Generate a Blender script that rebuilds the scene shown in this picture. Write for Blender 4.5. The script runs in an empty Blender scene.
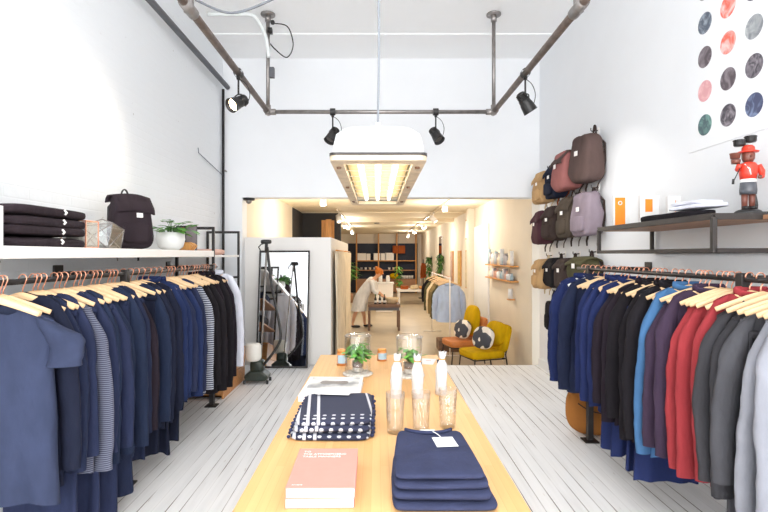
import bpy, bmesh, math, random
from mathutils import Vector, Matrix, noise
random.seed(7)
PI = math.pi
SC = bpy.context.scene
COL = SC.collection

# ------------------------------------------------------------------ colours and materials
def S(r, g, b):
    f = lambda c: (c/255/12.92) if c/255 <= .04045 else ((c/255+.055)/1.055)**2.4
    return (f(r), f(g), f(b), 1)

def nodes_of(name):
    m = bpy.data.materials.new(name); m.use_nodes = True
    nt = m.node_tree; b = nt.nodes['Principled BSDF']
    return m, nt, b

def mat(name, rgb, rough=.6, metal=0, var=.12, vs=6, bump=0, bs=40, sheen=0, spec=.5, stretch=(1, 1, 1)):
    """principled with a noise-varied base colour and a noise bump, in object coordinates"""
    m, nt, b = nodes_of(name); L = nt.links.new
    c = S(*rgb)
    tc = nt.nodes.new('ShaderNodeTexCoord'); mp = nt.nodes.new('ShaderNodeMapping')
    mp.inputs['Scale'].default_value = stretch
    L(tc.outputs['Object'], mp.inputs['Vector'])
    n = nt.nodes.new('ShaderNodeTexNoise'); n.inputs['Scale'].default_value = vs; n.inputs['Detail'].default_value = 4
    L(mp.outputs[0], n.inputs['Vector'])
    r = nt.nodes.new('ShaderNodeValToRGB')
    k0, k1 = 1-var, 1+var
    r.color_ramp.elements[0].position = .3; r.color_ramp.elements[1].position = .7
    r.color_ramp.elements[0].color = (c[0]*k0, c[1]*k0, c[2]*k0, 1)
    r.color_ramp.elements[1].color = (min(1, c[0]*k1), min(1, c[1]*k1), min(1, c[2]*k1), 1)
    L(n.outputs['Fac'], r.inputs[0]); L(r.outputs[0], b.inputs['Base Color'])
    b.inputs['Roughness'].default_value = rough; b.inputs['Metallic'].default_value = metal
    b.inputs['Specular IOR Level'].default_value = spec
    if sheen: b.inputs['Sheen Weight'].default_value = sheen
    if bump:
        n2 = nt.nodes.new('ShaderNodeTexNoise'); n2.inputs['Scale'].default_value = bs; n2.inputs['Detail'].default_value = 3
        L(mp.outputs[0], n2.inputs['Vector'])
        bp = nt.nodes.new('ShaderNodeBump'); bp.inputs['Strength'].default_value = bump; bp.inputs['Distance'].default_value = .014
        L(n2.outputs['Fac'], bp.inputs['Height']); L(bp.outputs[0], b.inputs['Normal'])
    return m

def dim(rgb, k):
    f = lambda c: (c*12.92 if c <= .0031308 else 1.055*c**(1/2.4)-.055)*255
    return tuple(f(c*k) for c in S(*rgb)[:3])

def fabric(name, rgb, bump=.35, k=.55):
    return mat(name, dim(rgb, k), rough=.9, var=.14, vs=9, bump=bump*1.8, bs=17, spec=.15, stretch=(1, 1, .45))

def stripes(name, rgb1, rgb2, period, duty=.5, axis=2):
    m, nt, b = nodes_of(name); L = nt.links.new
    tc = nt.nodes.new('ShaderNodeTexCoord'); sp = nt.nodes.new('ShaderNodeSeparateXYZ'); L(tc.outputs['Object'], sp.inputs[0])
    d = nt.nodes.new('ShaderNodeMath'); d.operation = 'DIVIDE'; L(sp.outputs[axis], d.inputs[0]); d.inputs[1].default_value = period
    f = nt.nodes.new('ShaderNodeMath'); f.operation = 'FRACT'; L(d.outputs[0], f.inputs[0])
    g = nt.nodes.new('ShaderNodeMath'); g.operation = 'GREATER_THAN'; L(f.outputs[0], g.inputs[0]); g.inputs[1].default_value = duty
    mx = nt.nodes.new('ShaderNodeMix'); mx.data_type = 'RGBA'
    mx.inputs[6].default_value = S(*rgb1); mx.inputs[7].default_value = S(*rgb2)
    L(g.outputs[0], mx.inputs[0]); L(mx.outputs[2], b.inputs['Base Color'])
    b.inputs['Roughness'].default_value = .9
    return m

def boards(name, c1, c2, gap, length, width, gapw, rough, rot=True, grain=.06, wear=False, bump=.3, gs=(60, 2.5, 60)):
    """long boards or strips laid along Y, from a brick texture"""
    m, nt, b = nodes_of(name); L = nt.links.new
    tc = nt.nodes.new('ShaderNodeTexCoord'); mp = nt.nodes.new('ShaderNodeMapping')
    if rot: mp.inputs['Rotation'].default_value = (0, 0, PI/2)
    L(tc.outputs['Object'], mp.inputs['Vector'])
    br = nt.nodes.new('ShaderNodeTexBrick'); L(mp.outputs[0], br.inputs['Vector'])
    br.inputs['Scale'].default_value = 1
    br.inputs['Brick Width'].default_value = length; br.inputs['Row Height'].default_value = width
    br.inputs['Mortar Size'].default_value = gapw; br.inputs['Mortar Smooth'].default_value = .1; br.inputs['Bias'].default_value = 0
    b.inputs['Specular IOR Level'].default_value = .35; br.offset = .37; br.offset_frequency = 3
    br.inputs['Color1'].default_value = S(*c1); br.inputs['Color2'].default_value = S(*c2); br.inputs['Mortar'].default_value = S(*gap)
    n = nt.nodes.new('ShaderNodeTexNoise'); n.inputs['Scale'].default_value = 1; n.inputs['Detail'].default_value = 4
    ms = nt.nodes.new('ShaderNodeMapping'); ms.inputs['Scale'].default_value = gs; L(tc.outputs['Object'], ms.inputs[0]); L(ms.outputs[0], n.inputs['Vector'])
    r = nt.nodes.new('ShaderNodeValToRGB'); e = r.color_ramp.elements
    e[0].position = .3; e[1].position = .7; v = 1-grain*2; e[0].color = (v, v, v, 1); e[1].color = (1, 1, 1, 1)
    L(n.outputs['Fac'], r.inputs[0])
    mx = nt.nodes.new('ShaderNodeMix'); mx.data_type = 'RGBA'; mx.blend_type = 'MULTIPLY'; mx.inputs[0].default_value = 1
    L(br.outputs['Color'], mx.inputs[6]); L(r.outputs[0], mx.inputs[7])
    out = mx.outputs[2]
    if wear:   # scuffs and patches where the paint has filled the gaps
        n3 = nt.nodes.new('ShaderNodeTexNoise'); n3.inputs['Scale'].default_value = 1; n3.inputs['Detail'].default_value = 5
        m3 = nt.nodes.new('ShaderNodeMapping'); m3.inputs['Scale'].default_value = (16, .9, 1); L(tc.outputs['Object'], m3.inputs[0]); L(m3.outputs[0], n3.inputs['Vector'])
        r3 = nt.nodes.new('ShaderNodeValToRGB'); r3.color_ramp.elements[0].position = .42; r3.color_ramp.elements[1].position = .58
        L(n3.outputs['Fac'], r3.inputs[0])
        m5 = nt.nodes.new('ShaderNodeMath'); m5.operation = 'MULTIPLY'; L(r3.outputs[0], m5.inputs[0]); m5.inputs[1].default_value = .88
        mq = nt.nodes.new('ShaderNodeMix'); mq.data_type = 'RGBA'; L(m5.outputs[0], mq.inputs[0]); L(out, mq.inputs[6]); mq.inputs[7].default_value = S(*c1)
        n4 = nt.nodes.new('ShaderNodeTexNoise'); n4.inputs['Scale'].default_value = 1; n4.inputs['Detail'].default_value = 3
        m4 = nt.nodes.new('ShaderNodeMapping'); m4.inputs['Scale'].default_value = (40, 5, 1); L(tc.outputs['Object'], m4.inputs[0]); L(m4.outputs[0], n4.inputs['Vector'])
        r4 = nt.nodes.new('ShaderNodeValToRGB'); r4.color_ramp.elements[0].position = .70; r4.color_ramp.elements[1].position = .76
        L(n4.outputs['Fac'], r4.inputs[0])
        m6 = nt.nodes.new('ShaderNodeMath'); m6.operation = 'MULTIPLY'; L(r4.outputs[0], m6.inputs[0]); m6.inputs[1].default_value = .45
        mw = nt.nodes.new('ShaderNodeMix'); mw.data_type = 'RGBA'; L(m6.outputs[0], mw.inputs[0]); L(mq.outputs[2], mw.inputs[6]); mw.inputs[7].default_value = S(150, 130, 112)
        out = mw.outputs[2]
    L(out, b.inputs['Base Color']); b.inputs['Roughness'].default_value = rough
    if bump:
        bp = nt.nodes.new('ShaderNodeBump'); bp.inputs['Strength'].default_value = bump; bp.inputs['Distance'].default_value = .004; bp.invert = True
        L(br.outputs['Fac'], bp.inputs['Height']); L(bp.outputs[0], b.inputs['Normal'])
    return m

def painted_brick(name, rgb, rough=.75):
    m, nt, b = nodes_of(name); L = nt.links.new
    tc = nt.nodes.new('ShaderNodeTexCoord')
    sp = nt.nodes.new('ShaderNodeSeparateXYZ'); L(tc.outputs['Object'], sp.inputs[0])
    cb = nt.nodes.new('ShaderNodeCombineXYZ'); L(sp.outputs[1], cb.inputs[0]); L(sp.outputs[2], cb.inputs[1])
    br = nt.nodes.new('ShaderNodeTexBrick'); L(cb.outputs[0], br.inputs['Vector']); br.inputs['Scale'].default_value = 1
    br.inputs['Brick Width'].default_value = .22; br.inputs['Row Height'].default_value = .075; br.inputs['Mortar Size'].default_value = .007; br.inputs['Mortar Smooth'].default_value = .9
    n = nt.nodes.new('ShaderNodeTexNoise'); n.inputs['Scale'].default_value = 9; n.inputs['Detail'].default_value = 6; L(tc.outputs['Object'], n.inputs['Vector'])
    ad = nt.nodes.new('ShaderNodeMath'); ad.operation = 'MULTIPLY_ADD'; L(br.outputs['Fac'], ad.inputs[0]); ad.inputs[1].default_value = -.35; L(n.outputs['Fac'], ad.inputs[2])
    bp = nt.nodes.new('ShaderNodeBump'); bp.inputs['Strength'].default_value = .35; bp.inputs['Distance'].default_value = .012
    L(ad.outputs[0], bp.inputs['Height']); L(bp.outputs[0], b.inputs['Normal'])
    n2 = nt.nodes.new('ShaderNodeTexNoise'); n2.inputs['Scale'].default_value = 26; n2.inputs['Detail'].default_value = 2; L(tc.outputs['Object'], n2.inputs['Vector'])
    r = nt.nodes.new('ShaderNodeValToRGB'); r.color_ramp.elements[0].position = .76; r.color_ramp.elements[1].position = .79
    r.color_ramp.elements[0].color = S(*rgb); r.color_ramp.elements[1].color = S(176, 170, 166)
    L(n2.outputs['Fac'], r.inputs[0]); L(r.outputs[0], b.inputs['Base Color'])
    b.inputs['Roughness'].default_value = rough
    return m

def emit(name, rgb, s):
    m, nt, b = nodes_of(name)
    b.inputs['Base Color'].default_value = S(*rgb); b.inputs['Emission Color'].default_value = S(*rgb); b.inputs['Emission Strength'].default_value = s
    return m

def thin_glass(name, tint=(1, 1, 1, 1), gain=.9, base=.05):
    """clear pane or vessel wall: transparent with a fresnel gloss"""
    m, nt, b = nodes_of(name); L = nt.links.new
    nt.nodes.remove(b); out = nt.nodes['Material Output']
    t = nt.nodes.new('ShaderNodeBsdfTransparent'); t.inputs[0].default_value = tint
    g = nt.nodes.new('ShaderNodeBsdfGlossy'); g.inputs['Roughness'].default_value = .04
    lw = nt.nodes.new('ShaderNodeLayerWeight'); lw.inputs[0].default_value = .35
    ma = nt.nodes.new('ShaderNodeMath'); ma.operation = 'MULTIPLY_ADD'; ma.inputs[1].default_value = gain; ma.inputs[2].default_value = base
    L(lw.outputs['Facing'], ma.inputs[0])
    mx = nt.nodes.new('ShaderNodeMixShader'); L(ma.outputs[0], mx.inputs[0]); L(t.outputs[0], mx.inputs[1]); L(g.outputs[0], mx.inputs[2]); L(mx.outputs[0], out.inputs[0])
    return m

M = {}
M['white'] = mat('white paint', (234, 236, 239), .6, var=.01, vs=3, bump=.05, bs=30)
M['whitebrick'] = painted_brick('white painted brick', (232, 235, 238))
M['ceiling'] = mat('white ceiling paint', (248, 249, 250), .7, var=.005, vs=3)
M['tissue'] = mat('white tissue', (206, 205, 204), .8, var=.02, vs=20)
M['cream'] = mat('cream plaster', (226, 217, 202), .75, var=.02, vs=3)
M['creamceil'] = mat('cream ceiling paint', (238, 226, 202), .8, var=.01, vs=2)
M['partition'] = mat('off white panel', (235, 232, 228), .6, var=.015, vs=3, stretch=(1, 1, .3))
M['dark_wall'] = mat('charcoal paint', (52, 52, 55), .7, var=.06, vs=2)
M['navy_wall'] = mat('navy paint', (38, 46, 66), .7, var=.06, vs=2)
M['floor'] = boards('white painted floor boards', (240, 241, 243), (231, 232, 234), (88, 74, 64), 60, .088, .0032, .5, wear=True, grain=.03)
M['table'] = boards('bamboo strips', (228, 180, 122), (219, 169, 111), (206, 154, 98), .9, .03, .0006, .48, grain=.05, bump=0)
M['concrete'] = mat('beige concrete', (186, 172, 150), .35, var=.12, vs=1.3)
M['shelf_white'] = mat('white lacquer', (244, 240, 236), .5, var=.01, vs=3)
M['black_steel'] = mat('black steel', (44, 40, 40), .5, metal=.3, var=.2, vs=20)
M['grey_steel'] = mat('dark grey steel', (50, 45, 43), .55, metal=.15, var=.15, vs=20)
M['galv'] = mat('galvanised pipe', (148, 143, 140), .38, metal=.7, var=.2, vs=12)
M['rust_pipe'] = mat('weathered pipe', (112, 98, 90), .5, metal=.5, var=.3, vs=14)
M['conduit'] = mat('grey conduit', (92, 93, 98), .5, metal=.3, var=.1)
M['wire'] = mat('grey cable', (130, 135, 142), .6, var=.05)
M['black'] = mat('black plastic', (34, 33, 34), .45, var=.15, vs=10)
M['lampblack'] = mat('black lamp enamel', (40, 38, 38), .4, metal=.2, var=.1)
M['copper'] = mat('copper wire', (226, 160, 132), .3, metal=.75, var=.1)
M['hanger'] = mat('pale beech', (228, 192, 148), .5, var=.09, vs=16, stretch=(1, 5, 5))
M['whiteplastic'] = mat('white plastic', (243, 243, 241), .4, var=.01)
M['wood_mid'] = mat('brown wood', (168, 124, 92), .5, var=.2, vs=5, stretch=(8, 1, 8))
M['wood_crate'] = mat('honey wood', (196, 138, 82), .5, var=.2, vs=5, stretch=(1, 6, 10))
M['wood_orange'] = mat('orange wood', (206, 146, 78), .5, var=.15, vs=5, stretch=(9, 9, 1))
M['wood_dark'] = mat('dark brown wood', (112, 82, 62), .5, var=.2, vs=5, stretch=(1, 8, 8))
M['enamel'] = mat('white enamel', (222, 226, 226), .3, var=.01, vs=4)
M['lamprim'] = mat('aged metal rim', (200, 184, 160), .4, metal=.3, var=.2, vs=14)
M['paper'] = mat('white paper', (226, 225, 224), .7, var=.01)
M['pages'] = stripes('page edges', (250, 247, 242), (238, 232, 226), .0022, .6)
M['pink'] = mat('coral pink cloth cover', (210, 142, 130), .75, var=.02, vs=30)
M['orange'] = mat('orange print', (242, 138, 34), .6, var=.06, vs=12)
M['mirror'] = mat('mirror glass', (235, 238, 240), .02, metal=1, var=0)
M['glass'] = thin_glass('clear glass', gain=.55, base=.06)
M['pane'] = thin_glass('thin clear pane', gain=.5, base=.1)
M['steamwhite'] = mat('milky plastic', (236, 234, 226), .45, var=.02)
M['steamgreen'] = mat('dark green metal', (40, 50, 44), .45, var=.2, vs=10)
M['leaf'] = mat('green leaf', (96, 158, 62), .5, var=.35, vs=14)
M['leafdark'] = mat('deep green leaf', (66, 112, 50), .5, var=.35, vs=10)
M['soil'] = mat('soil', (110, 82, 66), .9, var=.3, vs=40)
M['stone'] = mat('pale gravel', (205, 200, 192), .8, var=.3, vs=60)
M['ceramic'] = mat('white ceramic', (230, 230, 229), .35, var=.01)
M['amber'] = mat('amber filling', (206, 134, 72), .3, var=.15)
M['bluelabel'] = mat('pale blue label', (160, 188, 204), .6, var=.05)
M['mustard'] = fabric('mustard upholstery', (206, 166, 10), .15, .9)
M['tan_leather'] = mat('tan leather', (196, 120, 60), .5, var=.12, vs=8)
M['skin'] = mat('skin', (222, 170, 136), .55, var=.04)
M['hair'] = mat('ginger hair', (206, 118, 36), .6, var=.3, vs=20)
M['dress'] = fabric('white cotton', (240, 240, 240), .25, 1)
M['red'] = mat('red lacquer', (214, 62, 44), .4, var=.06)
M['brownskin'] = mat('brown lacquer', (112, 64, 52), .4, var=.1)
M['greylac'] = mat('grey lacquer', (84, 86, 92), .4, var=.08)
M['suede'] = fabric('tan suede', (186, 122, 62), .3, .7)
BRIGHT = {'palewhite': .9, 'skyblue': .9, 'bisque': .9, 'peach': .8, 'tan': .7, 'khaki': .8, 'lilac': .6, 'denim': .62, 'red': .6, 'lightgrey': .62, 'pinkbag': .62, 'rust': .8, 'blackfold': .65, 'slate': .38, 'charcoal': .5, 'grey': .5}
FAB = {k: fabric(k + ' cloth', v, k=BRIGHT.get(k, .6)) for k, v in {
    'slate': (84, 94, 128), 'navy': (52, 60, 92), 'navy2': (44, 52, 80), 'inknavy': (36, 41, 62), 'blue': (46, 60, 104),
    'royal': (46, 58, 108), 'black': (40, 37, 42), 'plumblack': (48, 40, 50), 'purple': (78, 62, 84), 'red': (186, 70, 76),
    'charcoal': (80, 79, 84), 'grey': (98, 98, 104), 'lightgrey': (166, 168, 178), 'denim': (84, 130, 180), 'palewhite': (226, 228, 240),
    'sweater': (68, 74, 106), 'teal': (44, 55, 82), 'blackfold': (60, 50, 56), 'olive': (104, 100, 72), 'tan': (226, 184, 132), 'pinkbag': (196, 128, 124),
    'brownbag': (112, 92, 88), 'navybag': (46, 52, 74), 'maroon': (104, 66, 76), 'darkbrown': (84, 70, 66), 'olivebrown': (104, 92, 80), 'lilac': (176, 160, 172),
    'khaki': (146, 126, 86), 'skyblue': (190, 206, 232), 'bisque': (226, 206, 172), 'peach': (240, 196, 180), 'rust': (176, 92, 48)}.items()}
FAB['curtain'] = fabric('oat curtain', (232, 218, 194), .2, .95)
FAB['stripe'] = stripes('navy and white stripes', (42, 48, 68), (170, 174, 184), .019, .52)
FAB['finestripe'] = stripes('fine grey navy stripes', (52, 56, 78), (112, 116, 132), .011, .55)

# ------------------------------------------------------------------ object helpers
def tag(o, label, cat, group=None, kind=None):
    o['label'] = label; o['category'] = cat
    if group: o['group'] = group
    if kind: o['kind'] = kind
    return o

def thing(name, label, cat, loc=(0, 0, 0), rz=0, group=None):
    o = bpy.data.objects.new(name, None); COL.objects.link(o); o.empty_display_size = .05
    o.location = loc; o.rotation_euler = (0, 0, rz)
    return tag(o, label, cat, group)

def spow(a, e): return math.copysign(abs(a)**e, a)

class MB:
    def __init__(s): s.v = []; s.f = []
    def add(s, vs, fs, mt=None):
        k = len(s.v)
        s.v += [tuple(mt @ Vector(p)) for p in vs] if mt else [tuple(p) for p in vs]
        s.f += [tuple(i+k for i in f) for f in fs]; return s
    def box(s, x0, x1, y0, y1, z0, z1, mt=None):
        return s.add([(x0, y0, z0), (x1, y0, z0), (x1, y1, z0), (x0, y1, z0), (x0, y0, z1), (x1, y0, z1), (x1, y1, z1), (x0, y1, z1)],
                     [(3, 2, 1, 0), (4, 5, 6, 7), (0, 1, 5, 4), (1, 2, 6, 5), (2, 3, 7, 6), (3, 0, 4, 7)], mt)
    def cbox(s, c, d, mt=None):
        return s.box(c[0]-d[0]/2, c[0]+d[0]/2, c[1]-d[1]/2, c[1]+d[1]/2, c[2]-d[2]/2, c[2]+d[2]/2, mt)
    def tube(s, pts, r, n=8, flat=None, caps=True, up=None):
        """swept tube; r a number or list; flat = (a, b) factors on the two cross axes"""
        P = [Vector(p) for p in pts]; R = r if isinstance(r, (list, tuple)) else [r]*len(P)
        fa, fb = flat or (1, 1); vs = []; fs = []; pn = None
        for i, p in enumerate(P):
            t = (P[min(i+1, len(P)-1)]-P[max(i-1, 0)]).normalized()
            if pn is None:
                a = Vector(up) if up else (Vector((0, 0, 1)) if abs(t.z) < .9 else Vector((0, 1, 0)))
                pn = (a - t*a.dot(t)).normalized()
            else:
                pn = (pn - t*pn.dot(t)).normalized()
            bn = t.cross(pn)
            for k in range(n):
                q = 2*PI*k/n
                vs.append(p + pn*(math.cos(q)*R[i]*fa) + bn*(math.sin(q)*R[i]*fb))
        for i in range(len(P)-1):
            for k in range(n):
                fs.append((i*n+k, i*n+(k+1) % n, (i+1)*n+(k+1) % n, (i+1)*n+k))
        if caps: fs += [tuple(range(n-1, -1, -1)), tuple((len(P)-1)*n+k for k in range(n))]
        return s.add(vs, fs)
    def cyl(s, a, b, r0, r1=None, n=16): return s.tube([a, b], [r0, r0 if r1 is None else r1], n)
    def lathe(s, prof, n=24, c=(0, 0, 0), rib=0, nr=12, mt=None):
        vs = []; fs = []
        for (r, z) in prof:
            for k in range(n):
                q = 2*PI*k/n; rr = r*(1+rib*math.cos(nr*q))
                vs.append((c[0]+rr*math.cos(q), c[1]+rr*math.sin(q), c[2]+z))
        for i in range(len(prof)-1):
            for k in range(n): fs.append((i*n+k, i*n+(k+1) % n, (i+1)*n+(k+1) % n, (i+1)*n+k))
        return s.add(vs, fs, mt)
    def sup(s, c, d, e1=.4, e2=.4, nu=24, nv=14, mt=None, warp=None):
        """superellipsoid of size d: small exponents give a soft-cornered box"""
        vs = []; fs = []
        for j in range(nv+1):
            ph = -PI/2+PI*j/nv
            for i in range(nu):
                th = 2*PI*i/nu
                p = Vector((d[0]/2*spow(math.cos(ph), e1)*spow(math.cos(th), e2), d[1]/2*spow(math.cos(ph), e1)*spow(math.sin(th), e2), d[2]/2*spow(math.sin(ph), e1)))
                if warp: p = warp(p)
                vs.append(p+Vector(c))
        for j in range(nv):
            for i in range(nu): fs.append((j*nu+i, j*nu+(i+1) % nu, (j+1)*nu+(i+1) % nu, (j+1)*nu+i))
        return s.add(vs, fs, mt)
    def grid(s, fn, nu, nv):
        vs = [fn(i/nu, j/nv) for j in range(nv+1) for i in range(nu+1)]
        fs = [(j*(nu+1)+i, j*(nu+1)+i+1, (j+1)*(nu+1)+i+1, (j+1)*(nu+1)+i) for j in range(nv) for i in range(nu)]
        return s.add(vs, fs)
    def prism(s, poly, axis, a, b):
        """polygon in the two other axes, extruded along axis from a to b"""
        n = len(poly); vs = []
        for t in (a, b):
            for (p, q) in poly: vs.append({0: (t, p, q), 1: (p, t, q), 2: (p, q, t)}[axis])
        return s.add(vs, [tuple(range(n))[::-1], tuple(range(n, 2*n))]+[(i, (i+1) % n, n+(i+1) % n, n+i) for i in range(n)])
    def build(s, name, m, parent=None, smooth=True, bevel=0, loc=None, rz=0, sol=0, sub=0):
        me = bpy.data.meshes.new(name); me.from_pydata(s.v, [], s.f); me.validate()
        bm = bmesh.new(); bm.from_mesh(me); bmesh.ops.remove_doubles(bm, verts=bm.verts, dist=1e-5)
        bmesh.ops.recalc_face_normals(bm, faces=bm.faces); bm.to_mesh(me); bm.free()
        me.materials.append(m)
        if smooth: me.polygons.foreach_set('use_smooth', [True]*len(me.polygons))
        o = bpy.data.objects.new(name, me); COL.objects.link(o)
        if parent: o.parent = parent
        if loc is not None: o.location = loc
        o.rotation_euler = (0, 0, rz)
        if sol: md = o.modifiers.new('s', 'SOLIDIFY'); md.thickness = sol; md.offset = 0
        if bevel: md = o.modifiers.new('b', 'BEVEL'); md.width = bevel; md.segments = 2; md.limit_method = 'ANGLE'
        if sub: md = o.modifiers.new('u', 'SUBSURF'); md.levels = sub; md.render_levels = sub
        return o

def struct(name, mb, m, bevel=0, label=None):
    o = mb.build(name, m, smooth=False, bevel=bevel); o['kind'] = 'structure'
    if label: o['label'] = label
    return o

def text(name, body, size, m, parent, loc, rot, align='LEFT', ext=.0006):
    cu = bpy.data.curves.new(name, 'FONT'); cu.body = body; cu.size = size; cu.extrude = ext; cu.align_x = align
    tmp = bpy.data.objects.new(name+'_outline', cu); COL.objects.link(tmp); bpy.context.view_layer.update()
    me = bpy.data.meshes.new_from_object(tmp.evaluated_get(bpy.context.evaluated_depsgraph_get())); bpy.data.objects.remove(tmp)
    me.materials.clear(); me.materials.append(m); o = bpy.data.objects.new(name, me); COL.objects.link(o); o.parent = parent
    o.location = loc; o.rotation_euler = rot
    return o

def copy_tree(o, parent=None):
    c = o.copy(); COL.objects.link(c)
    if parent: c.parent = parent
    for ch in o.children: copy_tree(ch, c)
    return c

ONES = 'zeroth first second third fourth fifth sixth seventh eighth ninth tenth eleventh twelfth thirteenth fourteenth fifteenth sixteenth seventeenth eighteenth nineteenth'.split()
TENS = {20: ('twentieth', 'twenty'), 30: ('thirtieth', 'thirty'), 40: ('fortieth', 'forty'), 50: ('fiftieth', 'fifty')}
def ordw(n):
    if n < 20: return ONES[n]
    t, r = n//10*10, n % 10
    return TENS[t][0] if r == 0 else TENS[t][1]+'-'+ONES[r]

# ------------------------------------------------------------------ the setting
XL, XR, YF, YB, ZC, ZB = -2.22, 2.34, -3.0, 7.2, 4.43, -.35      # front room
ZCB, YE = 2.70, 26.0                                               # low back room
struct('floor', MB().box(XL-.2, XR+.2, YF, YB+.07, -.34, 0), M['floor'], label='white painted plank floor of the raised front room')
struct('floor_back', MB().box(-3.4, XR+.2, YB+.07, YE+.2, ZB-.1, ZB), M['concrete'], label='beige concrete floor of the lower back room')
struct('wall_left', MB().box(XL-.2, XL, YF, YB, 0, ZC), M['whitebrick'], label='white painted brick wall behind the dark clothes rail')
struct('wall_right', MB().box(XR, XR+.2, YF, YB, 0, ZC), M['white'], label='white wall with hanging bags and circle poster')
struct('ceiling', MB().box(XL-.2, XR+.2, YF, YB+.3, ZC, ZC+.15), M['ceiling'], label='high white ceiling')
struct('trim_1', MB().box(XL, XR, 6.38, 6.62, ZC-.015, ZC), M['ceiling'], label='shallow white ceiling batten')
struct('trim_2', MB().box(XL, XR, 5.3, 5.42, ZC-.015, ZC), M['ceiling'], label='shallow white ceiling batten nearer the lamp')
# header over the wide opening, with the jamb on its left
struct('wall_header', MB().box(XL-.2, XR+.2, YB, YB+.25, 2.43, ZC).box(XL-.2, -1.94, YB, YB+.25, 0, 2.43), M['white'], label='white header wall above the opening to the back room')
struct('wall_front', MB().box(XL-.2, -2.0, YF-.2, YF, 0, ZC).box(2.0, XR+.2, YF-.2, YF, 0, ZC).box(-2.0, 2.0, YF-.2, YF, 0, .35).box(-2.0, 2.0, YF-.2, YF, 4.2, ZC), M['white'], label='shop front wall around the display window')
struct('window_1', MB().box(-2.0, -1.94, YF-.14, YF-.06, .35, 4.2).box(1.94, 2.0, YF-.14, YF-.06, .35, 4.2).box(-.03, .03, YF-.14, YF-.06, .35, 4.2).box(-2, 2, YF-.14, YF-.06, 2.9, 2.97), M['black_steel'], label='black steel frame of the display window')
struct('baseboard_right', MB().box(XR-.015, XR, YF, YB, 0, .12), M['white'], label='white baseboard under the right rail')
# back room
struct('wall_back_left', MB().box(-2.1, -1.95, YB+.25, 11.5, ZB, ZCB), M['cream'], label='cream wall above the white partition')
struct('wall_back_left_dark', MB().box(-2.1, -1.95, 11.5, 13.2, ZB, ZCB).box(-1.95, -.95, 13.1, 13.25, ZB, ZCB), M['dark_wall'], label='charcoal alcove wall behind the partition')
struct('wall_back_left_far', MB().box(-3.2, -3.05, 13.2, YE, ZB, ZCB), M['cream'], label='cream wall at the far left of the shop')
struct('wall_back_right', MB().box(XR-.03, XR+.2, YB+.25, YE, ZB, ZCB), M['cream'], label='cream wall of the back room on the right')
struct('wall_end', MB().box(-3.2, XR+.2, YE, YE+.2, ZB, ZCB), M['cream'], label='far end wall, pale above the navy panel')
struct('wall_end_panel', MB().box(-1.75, 2.1, YE-.03, YE, ZB, 2.2), M['navy_wall'], label='navy painted panel behind the far shelves')
struct('ceiling_back', MB().box(-3.4, XR+.2, YB+.25, YE+.2, ZCB, ZCB+.15), M['creamceil'], label='low cream ceiling of the back room')
struct('beam_1', MB().box(-3.05, XR-.03, 15.0, 15.3, ZCB-.1, ZCB), M['creamceil'], label='cream ceiling beam across the back room')
struct('partition_wall', MB().box(-1.94, -.68, 7.36, 11.7, ZB, 1.86), M['partition'], label='off white partition box behind the leaning mirror')
struct('pillar_1', MB().box(2.17, XR-.03, 11.85, 12.1, ZB, ZCB), M['cream'], label='cream pilaster on the right wall past the chairs')
struct('door_1', MB().box(2.27, XR-.03, 10.25, 11.7, ZB, 2.25), M['white'], label='white flush door on the right wall past the chairs')
struct('trim_step', MB().box(XL-.2, XR+.2, YB+.055, YB+.075, -.35, -.0), M['white'], label='white riser at the edge of the raised floor')

# camera: 24 mm-like lens, level, looking straight down the shop
cam = bpy.data.cameras.new('camera'); co = bpy.data.objects.new('camera', cam); COL.objects.link(co)
co.location = (0, 0, 1.6); co.rotation_euler = (PI/2, 0, 0)
cam.sensor_width = 36; cam.lens = 36*500/768; cam.shift_x = 7/768; cam.shift_y = -1/768; cam.clip_start = .05
SC.camera = co
# ------------------------------------------------------------------ clothes rails, hangers, garments
RZL, RXL, RZR, RXR = 1.47, -1.75, 1.48, 1.83

def rail(name, label, x, z, y0, y1, posts, wallx, arms):
    t = thing(name, label, 'clothes rail', (x, posts[0], 0))
    py = posts[0]
    MB().cyl((0, y0-py, z), (0, y1-py, z), .015, n=12).build('rail_tube', M['black_steel'], t)
    for y in posts:
        MB().box(-.024, .024, y-py-.024, y-py+.024, .012, z+.03).build('post', M['black_steel'], t, smooth=False, bevel=.003)
        MB().box(-.06, .06, y-py-.06, y-py+.06, 0, .012).build('foot_plate', M['black_steel'], t, smooth=False, bevel=.003)
    for y in arms:
        s = 1 if wallx > x else -1
        MB().box(min(0, wallx-x), max(0, wallx-x), y-py-.018, y-py+.018, z-.018, z+.018).build('wall_arm', M['black_steel'], t, smooth=False, bevel=.002)
        a, b = (wallx-x-.014*s), (wallx-x)
        MB().box(min(a, b), max(a, b), y-py-.05, y-py+.05, z-.05, z+.06).build('wall_plate', M['black_steel'], t, smooth=False, bevel=.003)
    return t
rail('clothes_rail', 'black steel clothes rail under the white wall shelf, hung with dark clothes', RXL, RZL, 1.3, 5.45, (3.47, 5.3), XL, (3.47, 5.3))
rail('clothes_rail', 'black steel clothes rail under the steel frame shelf, hung with suits and tees', RXR, RZR, 1.3, 4.55, (4.3, 2.5), XR, (4.3, 2.5))

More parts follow.
